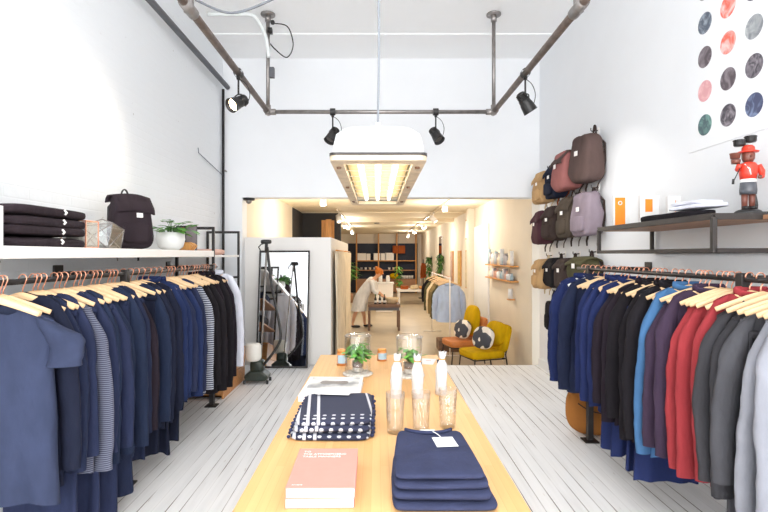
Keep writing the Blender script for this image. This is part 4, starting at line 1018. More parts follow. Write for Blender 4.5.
MB().cyl((0, 0, 0), (0, 0, 3.96), .019, n=12).build('pipe_length', M['lampblack'], t)
for z in (1.0, 2.8): MB().tube([(-.02, .03, z), (.03, -.0, z), (.03, .05, z)], .012, 6).build('pipe_clip', M['galv'], t)
tag(MB().tube([(0, -.95, .06), (0, -.93, .0), (.0, 0, -.12)], .006, 6).build('wall_wire', M['wire'], None, loc=(XL+.02, 7.1, 2.86)), 'thin grey wire on the brick wall near the black corner pipe', 'wire')

# pendant: white enamel hood over a glowing prismatic tray
LX, LY0, LY1, LZ = .005, 1.92, 3.66, 1.968
t = thing('pendant_lamp', 'big white enamel factory lamp with three glowing tubes hanging over the table', 'lamp', (LX, 2.79, LZ))
hw, hl_ = .185, .87
def rrect(w, l, r, z, n=6):
    out = []
    for (sx, sy, a0) in ((1, 1, 0), (-1, 1, PI/2), (-1, -1, PI), (1, -1, 1.5*PI)):
        for k in range(n+1):
            a = a0+k*PI/2/n; out.append((sx*(w-r)+r*math.cos(a), sy*(l-r)+r*math.sin(a), z))
    return out
def loft(rings, close=True):
    n = len(rings[0]); vs = [p for r_ in rings for p in r_]
    fs = [(i*n+k, i*n+(k+1) % n, (i+1)*n+(k+1) % n, (i+1)*n+k) for i in range(len(rings)-1) for k in range(n)]
    return MB().add(vs, fs)
hood = loft([rrect(hw-.004, hl_-.004, .05, .02), rrect(hw-.006, hl_-.01, .05, .06), rrect(hw-.012, hl_-.06, .06, .12), rrect(hw-.03, hl_-.20, .08, .178), rrect(hw-.06, hl_-.36, .09, .215), rrect(hw-.10, hl_-.50, .07, .245), rrect(hw-.12, hl_-.70, .05, .29), rrect(.01, .05, .008, .31)])
hood.build('enamel_hood', M['enamel'], t)
# rim: ring with open middle
rim = loft([rrect(hw, hl_, .03, .022), rrect(hw+.004, hl_+.004, .03, .012), rrect(hw+.002, hl_+.002, .03, -.004), rrect(hw-.046, hl_-.075, .012, -.004), rrect(hw-.046, hl_-.075, .012, .018)])
rim.build('metal_rim', M['lamprim'], t, smooth=False)
loft([rrect(hw+.005, hl_+.005, .03, .016), rrect(hw+.005, hl_+.005, .03, .026), rrect(hw-.01, hl_-.01, .03, .030)]).build('dark_gasket', M['grey_steel'], t, smooth=False)
mt, nt, b = nodes_of('glowing prismatic tray'); Ln = nt.links.new
tc = nt.nodes.new('ShaderNodeTexCoord'); ck = nt.nodes.new('ShaderNodeTexVoronoi'); ck.inputs['Randomness'].default_value = 0; mp = nt.nodes.new('ShaderNodeMapping'); mp.inputs['Scale'].default_value = (26, 12, 26); Ln(tc.outputs['Object'], mp.inputs[0]); Ln(mp.outputs[0], ck.inputs['Vector']); ck.inputs['Scale'].default_value = 1
r = nt.nodes.new('ShaderNodeValToRGB'); r.color_ramp.elements[0].color = S(255, 236, 188); r.color_ramp.elements[1].color = S(232, 196, 128); Ln(ck.outputs['Distance'], r.inputs[0])
Ln(r.outputs[0], b.inputs['Base Color']); Ln(r.outputs[0], b.inputs['Emission Color']); b.inputs['Emission Strength'].default_value = .30
MB().box(-hw+.046, hw-.046, -hl_+.075, hl_-.075, .045, .05).build('prismatic_tray', mt, t, smooth=False)
tubem = emit('lit tube', (255, 250, 232), 3)
for x in (-.078, 0, .078): MB().cyl((x, -hl_+.10, .028), (x, hl_-.12, .028), .0125, n=12).build('lit_tube', tubem, t)
mb = MB()
mb.tube([p for k in range(10) for p in ((((-1)**k)*(hw-.048), -.72+.16*k, .008), (((-1)**(k+1))*(hw-.048), -.72+.16*k, .008))], .0022, 5)
mb.build('wire_guard', M['lamprim'], t, smooth=False)
for s in (-1, 1):
    for y in (-.72, -.12, .6):
        MB().lathe([(0, -.012), (.009, -.012), (.011, -.004), (0, -.004)], 10, c=(s*(hw-.023), y, 0)).build('rim_bolt', M['wood_dark'], t)
MB().cyl((0, 0, .30), (0, 0, .37), .022, .014, 12).build('cord_grip', M['enamel'], t)
MB().tube(smoothpts([(0, 0, .35), (.006, 0, .9), (-.004, 0, 1.5), (.02, 0, ZC-LZ)], 8), .006, 8).build('cord', M['wire'], t)

def spot(label, x, y, aim, lit=False):
    """can spotlight clamped under the pipe at x, y"""
    t = thing('spotlight', label, 'spotlight', (x, y, ZP), 0, 'spotlights on the pipe frame')
    MB().lathe([(.042, -.03), (.042, .03)], 16, mt=Matrix.Rotation(PI/2, 4, 'Y' if abs(y-YP) < .01 else 'X')).cbox((0, 0, -.045), (.03, .03, .03)).build('pipe_clamp', M['lampblack'], t)
    MB().cyl((0, 0, -.05), (0, 0, -.20), .009, n=8).build('stem', M['lampblack'], t)
    c = Vector((0, 0, -.27)); d = Vector(aim).normalized()
    mt = Matrix.Translation(c) @ d.to_track_quat('Z', 'Y').to_matrix().to_4x4()
    body = MB().lathe([(0, -.105), (.028, -.10), (.045, -.085), (.046, -.03), (.052, -.028), (.052, .0), (.058, .02), (.066, .095), (.068, .10), (.062, .10), (.056, .06), (.0, .055)], 24, mt=mt).build('lamp_can', M['lampblack'], t)
    for z in (-.085, -.07, -.055, -.04): MB().lathe([(.046, z), (.051, z+.002), (.051, z+.006), (.046, z+.008)], 20, mt=mt).build('cooling_fin', M['lampblack'], body)
    MB().lathe([(0, .066), (.054, .064)], 20, mt=mt).build('lens', emit('lit lens', (255, 226, 178), 22) if lit else M['galv'], t)
    side = d.cross(Vector((0, 0, 1))).normalized()
    MB().tube(smoothpts([c+side*.06, c+side*.062+Vector((0, 0, .05)), Vector((0, 0, -.195)), c-side*.062+Vector((0, 0, .05)), c-side*.06], 5), .006, 6).build('yoke', M['lampblack'], t)
    MB().tube(smoothpts([(0, 0, -.05), (.07, .02, -.10), (.10, .02, -.2), (.06, .02, -.30), c-d*.10], 5), .004, 6).build('lead', M['lampblack'], t)
    return t, c
SPOTS = [('lit black can spotlight glowing on the left pipe', XPL, 4.62, (-.94, -1.42, -1.0), True),
         ('black can spotlight on the back pipe left of the white lamp', -.52, YP, (-.35, -.35, -.75), False),
         ('black can spotlight on the back pipe right of the white lamp', .69, YP, (.35, -.4, -.7), False),
         ('black can spotlight on the right pipe above the bags', XPR, 4.62, (.5, .1, -.75), False)]
for s_ in SPOTS: spot(*s_)

# security dome by the opening
t = thing('security_camera', 'small black dome camera under the white header at the left jamb', 'camera', (-1.87, 7.30, 2.43))
MB().lathe([(0, 0), (.085, 0), (.085, -.03), (.06, -.035), (0, -.035)], 20).build('housing', M['black'], t)
MB().sup((0, 0, -.045), (.09, .09, .08), 1, 1, 16, 10).build('dome', M['galv'], t)
LW = dict(window=390, up=0, pendant=3.0, lit=30, spot=26, track=55, down=18, add_light=88, world=1.5, exposure=0.0)
# ------------------------------------------------------------------ back room
# curtains on the side of the partition
for i, (y0, y1) in enumerate(((7.6, 9.4), (9.6, 11.4))):
    t = thing('curtain', 'beige fitting room curtain on the side of the white partition, %s' % ('nearer one', 'farther one')[i], 'curtain', (-.62, (y0+y1)/2, ZB))
    L_ = (y1-y0)/2
    MB().grid(lambda u, v: (.030*math.sin(u*46+.7*math.sin(v*5))*(.5+.5*abs(v-.55)*2), -L_+2*L_*u, .05+1.95*v), 70, 8).build('curtain_cloth', FAB['curtain'], t, sol=.004)
    MB().cyl((0, -L_, 2.02), (0, L_, 2.02), .012, n=8).build('curtain_rod', M['wood_orange'], t)
for i, (x, y) in enumerate(((-1.36, 12.9), (-1.22, 12.6), (-1.18, 13.0))):
    tag(MB().box(-.07, .07, -.03, .03, 0, ZCB-ZB-.2).build('timber_post', M['wood_orange'], None, smooth=False, bevel=.004, loc=(x, y, ZB)), 'upright orange timber board in front of the charcoal alcove, %s' % ('nearest the charcoal wall', 'middle one', 'nearest the curtains')[i], 'timber', 'timber boards by the alcove')

def chair(label, x, y, rz, mseat, mback, scale=1):
    """low lounge chair, front faces local -x"""
    t = thing('lounge_chair', label, 'chair', (x, y, ZB), rz)
    W = .56
    MB().sup((-.02, 0, .36), (.60, W, .13), .35, .3, 30, 12).build('seat', mseat, t)
    mtb = Matrix.Translation((.30, 0, .60)) @ Matrix.Rotation(math.radians(14), 4, 'Y')
    MB().sup((0, 0, 0), (.12, W, .46), .35, .35, 26, 14, mt=mtb).build('backrest', mback, t)
    for sx, sy in ((-1, -1), (-1, 1), (1, -1), (1, 1)):
        mb = MB()
        if sx < 0: mb.cyl((-.27, sy*.24, .34), (-.30, sy*.25, 0), .011, n=8)
        else: mb.tube([(.36, sy*.255, .78), (.27, sy*.255, .36), (.33, sy*.255, 0)], .011, 8)
        mb.build('leg', M['black_steel'], t)
    MB().cyl((-.28, -.245, .29), (.27, -.245, .29), .010, n=8).cyl((-.28, .245, .29), (.27, .245, .29), .010, n=8).cyl((-.28, -.245, .29), (-.28, .245, .29), .010, n=8).cyl((.27, -.245, .29), (.27, .245, .29), .010, n=8).build('seat_frame', M['black_steel'], t)
    return t
chair('mustard yellow upholstered lounge chair with thin black legs by the right wall', 1.72, 8.15, .32, M['mustard'], M['mustard'])
chair('tan leather lounge chair with thin black legs behind the mustard one', 1.56, 9.15, .22, M['tan_leather'], M['tan_leather'])
def cushion(name, label, x, y, z, rz, w, h, d, m, tilt):
    t = MB().sup((0, 0, h/2), (d, w, h), .75, .35, 26, 14).build(name, m, None)
    t.location = (x, y, z); t.rotation_euler = (0, tilt, rz); return tag(t, label, 'cushion', 'cushions on the lounge chairs')
cushion('cushion', 'mustard back cushion leaning on the mustard lounge chair', 1.90, 8.18, .125, .32, .46, .40, .15, M['mustard'], .22)
cushion('cushion', 'mustard back cushion standing upright on the tan leather chair', 1.70, 9.18, .125, .22, .50, .56, .14, M['mustard'], .15)
pat, nt, b = nodes_of('black and white pattern'); Ln = nt.links.new
tc = nt.nodes.new('ShaderNodeTexCoord'); w_ = nt.nodes.new('ShaderNodeTexNoise'); w_.inputs['Scale'].default_value = 6.5; w_.inputs['Detail'].default_value = .5; Ln(tc.outputs['Object'], w_.inputs['Vector'])
r = nt.nodes.new('ShaderNodeValToRGB'); r.color_ramp.interpolation = 'CONSTANT'; r.color_ramp.elements[0].color = S(70, 72, 82); r.color_ramp.elements[1].position = .51; r.color_ramp.elements[1].color = S(236, 230, 222)
Ln(w_.outputs['Fac'], r.inputs[0]); Ln(r.outputs[0], b.inputs['Base Color']); b.inputs['Roughness'].default_value = .9
cushion('cushion', 'black and white patterned cushion on the mustard chair seat', 1.66, 8.00, .10, .55, .40, .36, .13, pat, .30)
cushion('cushion', 'black and white patterned cushion on the tan leather chair seat', 1.50, 9.02, .10, .45, .38, .34, .13, pat, .30)

# wall shelf of small goods on the right
t = thing('goods_shelf', 'two tier pale wooden ledge on the cream wall above the mustard chair', 'shelf', (XR-.03, 9.2, 1.2))
for z in (.20, -.05): MB().box(-.14, 0, -1.05, .85, z, z+.022).build('ledge_board', M['wood_orange'], t, smooth=False, bevel=.002)
rnd = random.Random(21)
PL = ['clear', 'white', 'pale blue', 'grey', 'pale pink', 'cream']
pm = {'clear': mat('frosted clear', (216, 220, 226), .3), 'white': M['ceramic'], 'pale blue': M['bluelabel'], 'grey': mat('pale grey glaze', (176, 174, 182), .4), 'pale pink': FAB['peach'], 'cream': mat('cream glaze', (236, 222, 196), .4)}
k = 0; n_up = n_lo = 0
for tier, z in (('upper', 1.2+.222), ('lower', 1.2-.028)):
    y = 8.30; n = 0
    while y < 9.95:
        r_ = rnd.uniform(.030, .048); h = rnd.uniform(.13, .30) if tier == 'upper' else rnd.uniform(.08, .19); n += 1
        c = PL[(k*5+rnd.randrange(2)) % 6]; k += 1
        prof = [(0, 0), (r_, 0), (r_, h*.62), (r_*.45, h*.74), (r_*.42, h*.95), (r_*.5, h), (0, h)] if k % 3 == 0 else [(0, 0), (r_*.9, 0), (r_, h*.1), (r_, h), (r_*.86, h), (r_*.84, h*.12), (0, h*.1)]
        tag(MB().lathe(prof, 16).build('glass_bottle' if k % 3 == 0 else 'drinking_cup', pm[c], None, loc=(XR-.10, y, z)), '%s %s on the %s wooden ledge, %s from the mustard chair end' % (c, 'bottle' if k % 3 == 0 else 'cup', tier, ordw(n)), 'bottle' if k % 3 == 0 else 'cup', 'small goods on the ledge')
        y += r_*2+rnd.uniform(.015, .05)
t = thing('candle_bracket', 'tiny wooden wall bracket below the two tier ledge', 'bracket', (XR-.03, 8.42, .86))
MB().box(-.11, 0, -.06, .06, -.02, 0).build('bracket_board', M['wood_orange'], t, smooth=False, bevel=.002)
tag(MB().lathe([(0, 0), (.04, 0), (.042, .17), (.036, .172), (0, .17)], 18).build('pillar_candle', M['ceramic'], None, loc=(XR-.09, 8.42, .86)), 'white pillar candle on the tiny wooden bracket', 'candle')

# far clothes rack in the back room
t = thing('garment_rack', 'thin white garment rack with wooden hangers in the back room', 'garment rack', (1.40, 9.6, ZB))
for y in (0, 3.1):
    MB().cyl((0, y, 0), (0, y, 1.52), .012, n=8).cyl((-.22, y, .02), (.22, y, .02), .012, n=8).build('post', M['shelf_white'], t)
MB().cyl((0, -.05, 1.5), (0, 3.15, 1.5), .012, n=8).build('rack_rail', M['shelf_white'], t)
FARG = [(9.72, 'skyblue', .60, 'pale blue shirt facing out at the near end of the thin white rack'), (9.86, 'inknavy', .56, 'ink navy jacket right behind the pale blue shirt'), (10.1, 'olive', .52, 'olive jacket on the thin white rack'), (10.35, 'khaki', .58, 'khaki jacket on the thin white rack'), (10.7, 'khaki', .56, 'second khaki jacket beside the cream one on the white rack'),
        (11.1, 'bisque', .60, 'cream jacket on the thin white rack'), (11.6, 'olive', .54, 'olive coat beside the cream jacket on the white rack'), (12.2, 'black', .50, 'black coat at the far end of the thin white rack')]
for i, (y, c, sl, lab) in enumerate(FARG):
    garment('jacket' if i else 'hanging_shirt', lab, 'jacket' if i else 'shirt', 'clothes on the back room rack', (1.40, y, ZB+1.5), FAB[c], .84, 500+i, .0 if i == 0 else .25, sl=sl, collar=FAB[c], hw=.22, th=.06)
    o = hanger(HW, (1.40, y-.01, ZB+1.513), .25 if i else 0, 'wooden hanger on the thin white rack, %s from its near end' % ordw(i+1), 'hangers on the back room rack')
tag(MB().box(-.2, .2, -.25, .25, 0, .22).build('storage_box', M['wood_dark'], None, smooth=False, bevel=.004, loc=(1.45, 10.3, ZB)), 'dark wooden box on the floor under the thin white rack', 'box')

# pictures, mirrors and wall plants on the right wall of the back room
XW = XR-.03
def panel(name, lab, cat, y, w, z0, z1, m, frame=None):
    t = thing(name, lab, cat, (XW, y, z0))
    MB().box(-.03, 0, -w/2, w/2, 0, z1-z0).build('frame', frame or M['wood_orange'], t, smooth=False, bevel=.003)
    MB().box(-.034, -.03, -w/2+.03, w/2-.03, .03, z1-z0-.03).build('picture_face', m, t, smooth=False)
panel('wall_picture', 'narrow tall golden picture on the cream wall past the white door', 'picture', 13.9, .50, .75, 1.72, mat('golden print', (206, 170, 92), .6, var=.2, vs=8))
panel('wall_picture', 'narrow tall mauve brown picture farther along the cream wall', 'picture', 15.3, .50, .75, 1.72, mat('mauve print', (170, 140, 126), .6, var=.3, vs=8))
panel('wall_picture', 'narrow tall pale picture nearest the cream pilaster', 'picture', 12.75, .36, .75, 1.72, mat('pale print', (200, 184, 150), .6, var=.25, vs=8))
panel('notice_panel', 'pale notice panel high on the cream wall before the door', 'panel', 12.6, .6, 2.0, 2.5, M['paper'])
for i, (z0, z1) in enumerate(((1.05, 1.95), (.15, .90))):
    panel('wall_mirror', '%s dark narrow mirror in the cream wall beside the pilaster' % ('upper', 'lower')[i], 'mirror', 12.35, .26, z0, z1, M['black'], M['cream'])
panel('tall_mirror', 'tall pale mirror on the far right wall', 'mirror', 18.0, .9, .2, 2.3, M['mirror'], M['shelf_white'])
for i, (y, zb, zt) in enumerate(((17.3, .30, 1.55), (21.0, .10, 1.50))):
    t = thing('hanging_plant', 'dark trailing plant on the far right wall, %s' % ('nearer to the pictures', 'farther, near the end wall')[i], 'plant', (XW-.12, y, zt), 0, 'trailing plants on the far right wall')
    MB().lathe([(0, -.16), (.10, -.15), (.13, 0), (.115, 0), (.09, -.12), (0, -.13)], 16).build('pot', M['black'], t)
    lv = MB(); rnd = random.Random(i+40)
    for k in range(150):
        a = rnd.uniform(0, 6.28); r_ = rnd.uniform(.03, .11); z = -rnd.random()**1.1*(zt-zb)+.08
        x = math.cos(a)*r_
        leafmesh(lv, (min(x, .08), math.sin(a)*r_*1.6, z), (math.cos(a), math.sin(a), -.9), .13, .06)
    lv.build('leaves', M['leafdark'], t)

# far shelving against the navy panel
t = thing('far_bookcase', 'wide open shelving of orange wood against the navy end wall', 'bookcase', (.1, YE-.25, ZB))
X0, X1 = -1.05, 2.0
for x in (X0, .08, 1.02, X1): MB().box(x-.1-.03, x-.1+.03, -.18, .12, 0, ZCB-ZB).build('upright', M['wood_orange'], t, smooth=False)
for z in (1.17, 1.66): MB().box(X0-.1, X1-.1, -.17, .14, z-.03, z+.02).build('shelf_board', M['wood_orange'] if z > 1.5 else M['wood_mid'], t, smooth=False)
MB().box(X0-.1, X1-.1, -.17, .14, .06, .72).build('base_cabinet', M['wood_mid'], t, smooth=False)
FY = YE-.3
for i, (x, w, h) in enumerate(((-.78, .44, .36), (-.44, .20, .34), (.0, .34, .36), (.34, .26, .36), (.64, .44, .38))):
    tag(MB().box(-w/2, w/2, -.1, .1, 0, h).build('storage_box', M['shelf_white'], None, smooth=False, bevel=.004, loc=(x, FY, ZB+1.68)), 'white storage box on the upper far shelf board, %s from the potted plant side' % ordw(i+1), 'box', 'white boxes on the far shelving')
tag(MB().box(-.32, .32, -.1, .1, 0, .40).build('leather_case', M['rust_pipe'] if False else FAB['rust'], None, smooth=False, bevel=.03, loc=(1.12, FY-.06, ZB+2.03)), 'orange brown leather case high on the far shelving', 'case')
for i in range(6):
    tag(MB().lathe([(0, 0), (.05, 0), (.065, .12), (.06, .12), (0, .02)], 14).build('stacked_bowl', pm[('grey', 'white', 'cream')[i % 3]], None, loc=(-.8+.22*i+(.55 if i > 3 else 0), FY, ZB+1.19)), 'small pale bowl on the lower board of the far shelving, %s from the plant side' % ordw(i+1), 'bowl', 'bowls on the far shelving')
for i in range(6):
    tag(MB().lathe([(0, 0), (.055, 0), (.06, .17), (.05, .17), (0, .02)], 14).build('white_jar', M['ceramic'], None, loc=(1.18+.125*i, FY-.02, ZB+.73+.0)), 'white jar on the base cabinet of the far shelving, %s from the hanging green plant' % ordw(i+1), 'jar', 'white jars on the far shelving')
tag(MB().sup((0, 0, .15), (.44, .3, .28), .8, .8, 20, 12).build('yellow_bag', M['mustard'], None, loc=(.86, FY-.6+.35, ZB+.73)), 'round yellow bag on the base cabinet of the far shelving', 'bag')
t = thing('hanging_plant', 'bright green trailing plant hanging beside the yellow bag on the far shelving', 'plant', (1.0, 23.2, 1.1))
lv = MB(); rnd = random.Random(77)
for k in range(120):
    a = rnd.uniform(0, 6.28); r_ = rnd.uniform(.02, .14); z = -rnd.random()*1.0
    leafmesh(lv, (math.cos(a)*r_, math.sin(a)*r_, z), (math.cos(a), math.sin(a), -.4), .14, .07)
lv.build('leaves', M['leaf'], t); MB().cyl((0, 0, 0), (0, 0, ZCB-1.1), .006, n=6).build('hanging_cord', M['lampblack'], t)
# plants on the left of the far wall
t = thing('potted_plant', 'tall leafy potted plant standing left of the far shelving', 'plant', (-1.20, 20.5, ZB))
MB().lathe([(0, 0), (.20, 0), (.24, .38), (.22, .38), (.20, .33), (0, .33)], 20).build('pot', M['wood_mid'], t)
lv = MB(); sm = MB(); rnd = random.Random(5)
for k in range(90):
    a = rnd.uniform(0, 6.28); el = rnd.uniform(-.1, 1.4); r_ = rnd.uniform(.2, .62)
    tip = Vector((math.cos(a)*r_*math.cos(el)*.7, math.sin(a)*r_*math.cos(el)*.7, 1.0+r_*math.sin(el)*1.15))
    sm.tube([(0, 0, .33), tip*.4+Vector((0, 0, .4)), tip], .008, 5); leafmesh(lv, tip, (math.cos(a), math.sin(a), rnd.uniform(-.4, .6)), .30, .12)
lv.build('leaves', M['leaf'], t); sm.build('stems', M['leafdark'], t)
# cash desk, low display table at the back, produce
t = thing('cash_desk', 'white cash desk standing in front of the far shelving behind the bent woman', 'desk', (.25, 17.4, ZB))
MB().box(-.28, .30, -.3, .3, 0, .95).build('desk_body', M['shelf_white'], t, smooth=False, bevel=.006)
MB().box(-.31, .33, -.33, .33, .95, 1.0).build('desk_top', M['paper'], t, smooth=False, bevel=.004)
for i, (x, h) in enumerate(((.02, .30), (.28, .24))):
    t = thing('white_canister', 'white %s canister on the cash desk' % ('taller', 'shorter')[i], 'canister', (x+.1, 17.4, ZB+1.0))
    MB().lathe([(0, 0), (.065, 0), (.065, h*.8), (0, h*.8)], 16).build('canister_body', M['ceramic'], t); MB().lathe([(.05, h*.8), (.05, h), (0, h)], 16).build('canister_lid', M['shelf_white'], t)
t = thing('low_table', 'low white display table beside the far end of the back room rack', 'table', (1.45, 20.2, ZB))
MB().box(-.65, .65, -.5, .5, .50, .58).build('table_top', M['shelf_white'], t, smooth=False, bevel=.004)
for sx in (-1, 1):
    for sy in (-1, 1): MB().box(sx*.58-.04, sx*.58+.04, sy*.43-.04, sy*.43+.04, 0, .50).build('leg', M['shelf_white'], t, smooth=False)
for i, (x, m, h, nm) in enumerate(((-.35, FAB['rust'], .14, 'rust brown'), (.05, FAB['bisque'], .16, 'cream'), (.4, M['wood_orange'], .12, 'honey'))):
    tag(fold(MB(), .32, .4, h, (0, 0, h/2), 70+i).build('folded_textile', m, None, loc=(1.45+x, 20.1, ZB+.58)), '%s folded textile on the low white display table' % nm, 'textile')
t = thing('coat_stand', 'black coat stand with a pink brown garment beside the far shelving', 'coat stand', (2.08, 22.5, ZB))
MB().cyl((0, 0, 0), (0, 0, 1.75), .02, n=10).lathe([(0, 0), (.22, 0), (.22, .03), (0, .04)], 20).build('stand_pole', M['black_steel'], t)
garment('jacket', 'pinkish brown jacket hung on the black coat stand', 'jacket', None, (2.08, 22.4, ZB+1.72), FAB['rust'], .80, 901, 1.1, sl=.55, hw=.22, th=.07)
t = thing('side_chair', 'small orange wooden stool near the potted plant on the left of the back room', 'stool', (-1.35, 17.0, ZB))
MB().sup((0, 0, .46), (.40, .40, .07), .4, .8, 24, 8).build('seat', FAB['bisque'], t)
for q in range(4): MB().cyl((.13*math.cos(q*PI/2+.8), .13*math.sin(q*PI/2+.8), .43), (.19*math.cos(q*PI/2+.8), .19*math.sin(q*PI/2+.8), 0), .016, n=8).build('leg', M['wood_dark'], t)

# dark work table with its things
t = thing('work_table', 'dark brown wooden table with slim legs in the middle of the back room', 'table', (.18, 13.2, ZB))
MB().box(-.42, .42, -.35, .35, .60, .68).build('table_top', M['wood_dark'], t, smooth=False, bevel=.004)
MB().box(-.39, .39, -.32, .32, .52, .60).build('apron', mat('slate drawer front', (84, 84, 92), .5), t, smooth=False, bevel=.003)
for sx in (-1, 1):
    for sy in (-1, 1): MB().box(sx*.385-.03, sx*.385+.03, sy*.31-.03, sy*.31+.03, 0, .52).build('leg', M['wood_dark'], t, smooth=False, bevel=.003)
TT = ZB+.68
for i in range(3):
    t = thing('dark_bottle', 'slim black bottle on the dark work table, %s' % ('nearest the woman', 'middle of the three', 'nearest the basket')[i], 'bottle', (-.04+.115*i, 13.0, TT), 0, 'black bottles on the work table')
    MB().lathe([(0, 0), (.032, 0), (.034, .13), (.013, .18), (.013, .23), (0, .23)], 16).build('bottle_body', M['black'], t)
    MB().lathe([(.0345, .03), (.0352, .03), (.0352, .09), (.0345, .09)], 16).build('bottle_label', M['paper'], t); MB().lathe([(.0, .25), (.016, .25), (.016, .22), (0, .22)], 10).build('cap', M['leafdark'], t)
t = thing('basket', 'pale round basket on the dark work table', 'basket', (.40, 13.15, TT))
MB().lathe([(0, 0), (.13, 0), (.17, .12), (.175, .15), (.16, .15), (.12, .02), (0, .02)], 28, rib=.02, nr=14).build('basket_bowl', FAB['bisque'], t)
for i in range(4): tag(MB().sup((0, 0, .05), (.12, .12, .10), .9, .9, 14, 8).build('wrapped_soap', pm[('cream', 'white', 'pale pink', 'white')[i]], None, loc=(.40+.07*math.cos(i*1.57+.4), 13.15+.07*math.sin(i*1.57+.4), TT+.035)), ('cream', 'larger white', 'pale pink', 'rear white')[i]+' round parcel in the pale basket', 'parcel')

# ceiling tracks and lamps of the back room
def track(label, x, y0, y1):
    return tag(MB().box(-.02, .02, -(y1-y0)/2, (y1-y0)/2, -.05, 0).build('lighting_track', M['lamprim'], None, smooth=False, loc=(x, (y0+y1)/2, ZCB)), label, 'track')
track('pale ceiling track on the left of the back room', -.95, 11.9, 19.5)
track('pale ceiling track on the right of the back room', 1.42, 8.2, 23.5)  # far stretch lengthened to carry the added last head
lampm = emit('warm lit lens', (255, 232, 190), 9)
def wspot(label, x, y, aim):
    t = thing('track_spotlight', label, 'spotlight', (x, y, ZCB-.05), 0, 'white track spotlights in the back room')
    MB().cyl((0, 0, 0), (0, 0, -.10), .012, n=8).build('stem', M['shelf_white'], t)
    mt = Matrix.Translation((0, 0, -.15)) @ Vector(aim).normalized().to_track_quat('Z', 'Y').to_matrix().to_4x4()
    MB().lathe([(0, -.11), (.055, -.10), (.06, -.02), (.075, .10), (.065, .10), (0, .05)], 18, mt=mt).build('lamp_can', M['shelf_white'], t)
    MB().lathe([(0, .085), (.066, .085)], 18, mt=mt).build('lens', lampm, t)
WS = [(-.95, 12.4, (.25, -.5, -.8)), (-.95, 14.8, (.2, -.6, -.7)), (-.95, 15.9, (.5, -.5, -.7)), (1.42, 12.6, (.6, -.3, -.7)), (1.42, 18.5, (-.4, -.5, -.8)), (1.42, 15.4, (.5, -.4, -.8)), (-.95, 19.0, (.4, .5, -.8)), (1.42, 22.8, (-.4, .5, -.8))]  # final two heads are added to light the deep end
for i, (x, y, a) in enumerate(WS):
    wspot('white track spotlight %s' % ('on the left track nearest the timber boards', 'second along the left track', 'third along the left track', 'on the right track nearest the front', 'farthest on the right track', 'in the middle of the right track', 'added for light, last on the left track', 'added for light, last on the right track before the navy wall')[i], x, y, a)
for i, (x, y) in enumerate(((-.99, 9.2), (1.41, 10.4))):
    t = thing('surface_downlight', 'white cylinder downlight on the back room ceiling, %s' % ('above the curtains', 'beside the right track')[i], 'downlight', (x, y, ZCB))
    MB().lathe([(0, 0), (.055, 0), (.055, -.19), (.045, -.19), (.045, -.15), (0, -.15)], 18).build('lamp_tube', M['shelf_white'], t); MB().lathe([(0, -.151), (.044, -.151)], 16).build('lens', lampm, t)
tag(MB().cyl((-1.9, 0, 0), (2.2, 0, 0), .02, n=8).build('ceiling_conduit', M['creamceil'], None, loc=(0, 12.6, ZCB-.025)), 'cream conduit crossing the back room ceiling', 'conduit')
tag(MB().lathe([(0, 0), (.09, 0), (.09, -.04), (0, -.05)], 16).build('smoke_detector', M['galv'], None, loc=(-.0, 17.0, ZCB)), 'small grey smoke detector on the back room ceiling', 'detector')

# ------------------------------------------------------------------ the woman at the work table
t = thing('person', 'ginger haired person in a white knee length shirt dress bending over the dark work table', 'person', (-.46, 13.55, ZB), -.12)
def skin_mesh(name, verts, edges, radii, m, parent, root=0, sub=2):
    me = bpy.data.meshes.new(name); me.from_pydata(verts, edges, []); o = bpy.data.objects.new(name, me); COL.objects.link(o); o.parent = parent
    md = o.modifiers.new('k', 'SKIN'); md.use_smooth_shade = True
    if not me.skin_vertices: bpy.context.view_layer.objects.active = o
    lay = me.skin_vertices[0].data if me.skin_vertices else None
    if lay is not None:
        for i, r_ in enumerate(radii): lay[i].radius = r_ if isinstance(r_, tuple) else (r_, r_); lay[i].use_root = (i == root)
    s_ = o.modifiers.new('u', 'SUBSURF'); s_.levels = sub; s_.render_levels = sub
    me.materials.append(m); return o
VS = []; ES = []; RS = []
def jv(p, r_, link=None):
    VS.append(p); RS.append(r_); i = len(VS)-1
    if link is not None: ES.append((link, i))
    return i
pel = jv((.06, 0, .86), (.13, .15)); wa = jv((.17, 0, 1.03), (.11, .13), pel); ch = jv((.30, 0, 1.20), (.12, .15), wa); nb = jv((.40, 0, 1.31), (.06, .07), ch); nk = jv((.45, 0, 1.36), .048, nb)
h1 = jv((.49, 0, 1.41), (.075, .075), nk); h2 = jv((.545, 0, 1.455), (.088, .08), h1); h3 = jv((.575, 0, 1.50), (.06, .06), h2)
for s in (-1, 1):
    hp = jv((.04, s*.09, .80), .095, pel)
    kn = jv((-.02+(.07 if s > 0 else -.06), s*.10, .46), .056, hp); cf = jv((-.05+(.15 if s > 0 else -.09), s*.10, .30), .052, kn); an = jv((-.09+(.20 if s > 0 else -.10), s*.10, .085), .034, cf)
    hl2 = jv((-.06+(.20 if s > 0 else -.10), s*.10, .04), .036, an); jv((.05+(.20 if s > 0 else -.10), s*.11, .025), .030, hl2)
    sh = jv((.36, s*.17, 1.25), .062, ch); el = jv((.42, s*.21, 1.00), .042, sh); wr = jv((.57, s*.14, .88), .028, el); pmm = jv((.63, s*.125, .845), (.020, .036), wr)
    for k in range(4):
        y = s*(.095+.020*k); f1 = jv((.685-.006*abs(k-1.5), y, .815), .0105, pmm); f2 = jv((.715-.008*abs(k-1.5), y, .785), .0095, f1); jv((.722-.010*abs(k-1.5), y, .757), .0085, f2)
    t1_ = jv((.64, s*.085, .825), .012, pmm); jv((.67, s*.075, .795), .010, t1_)
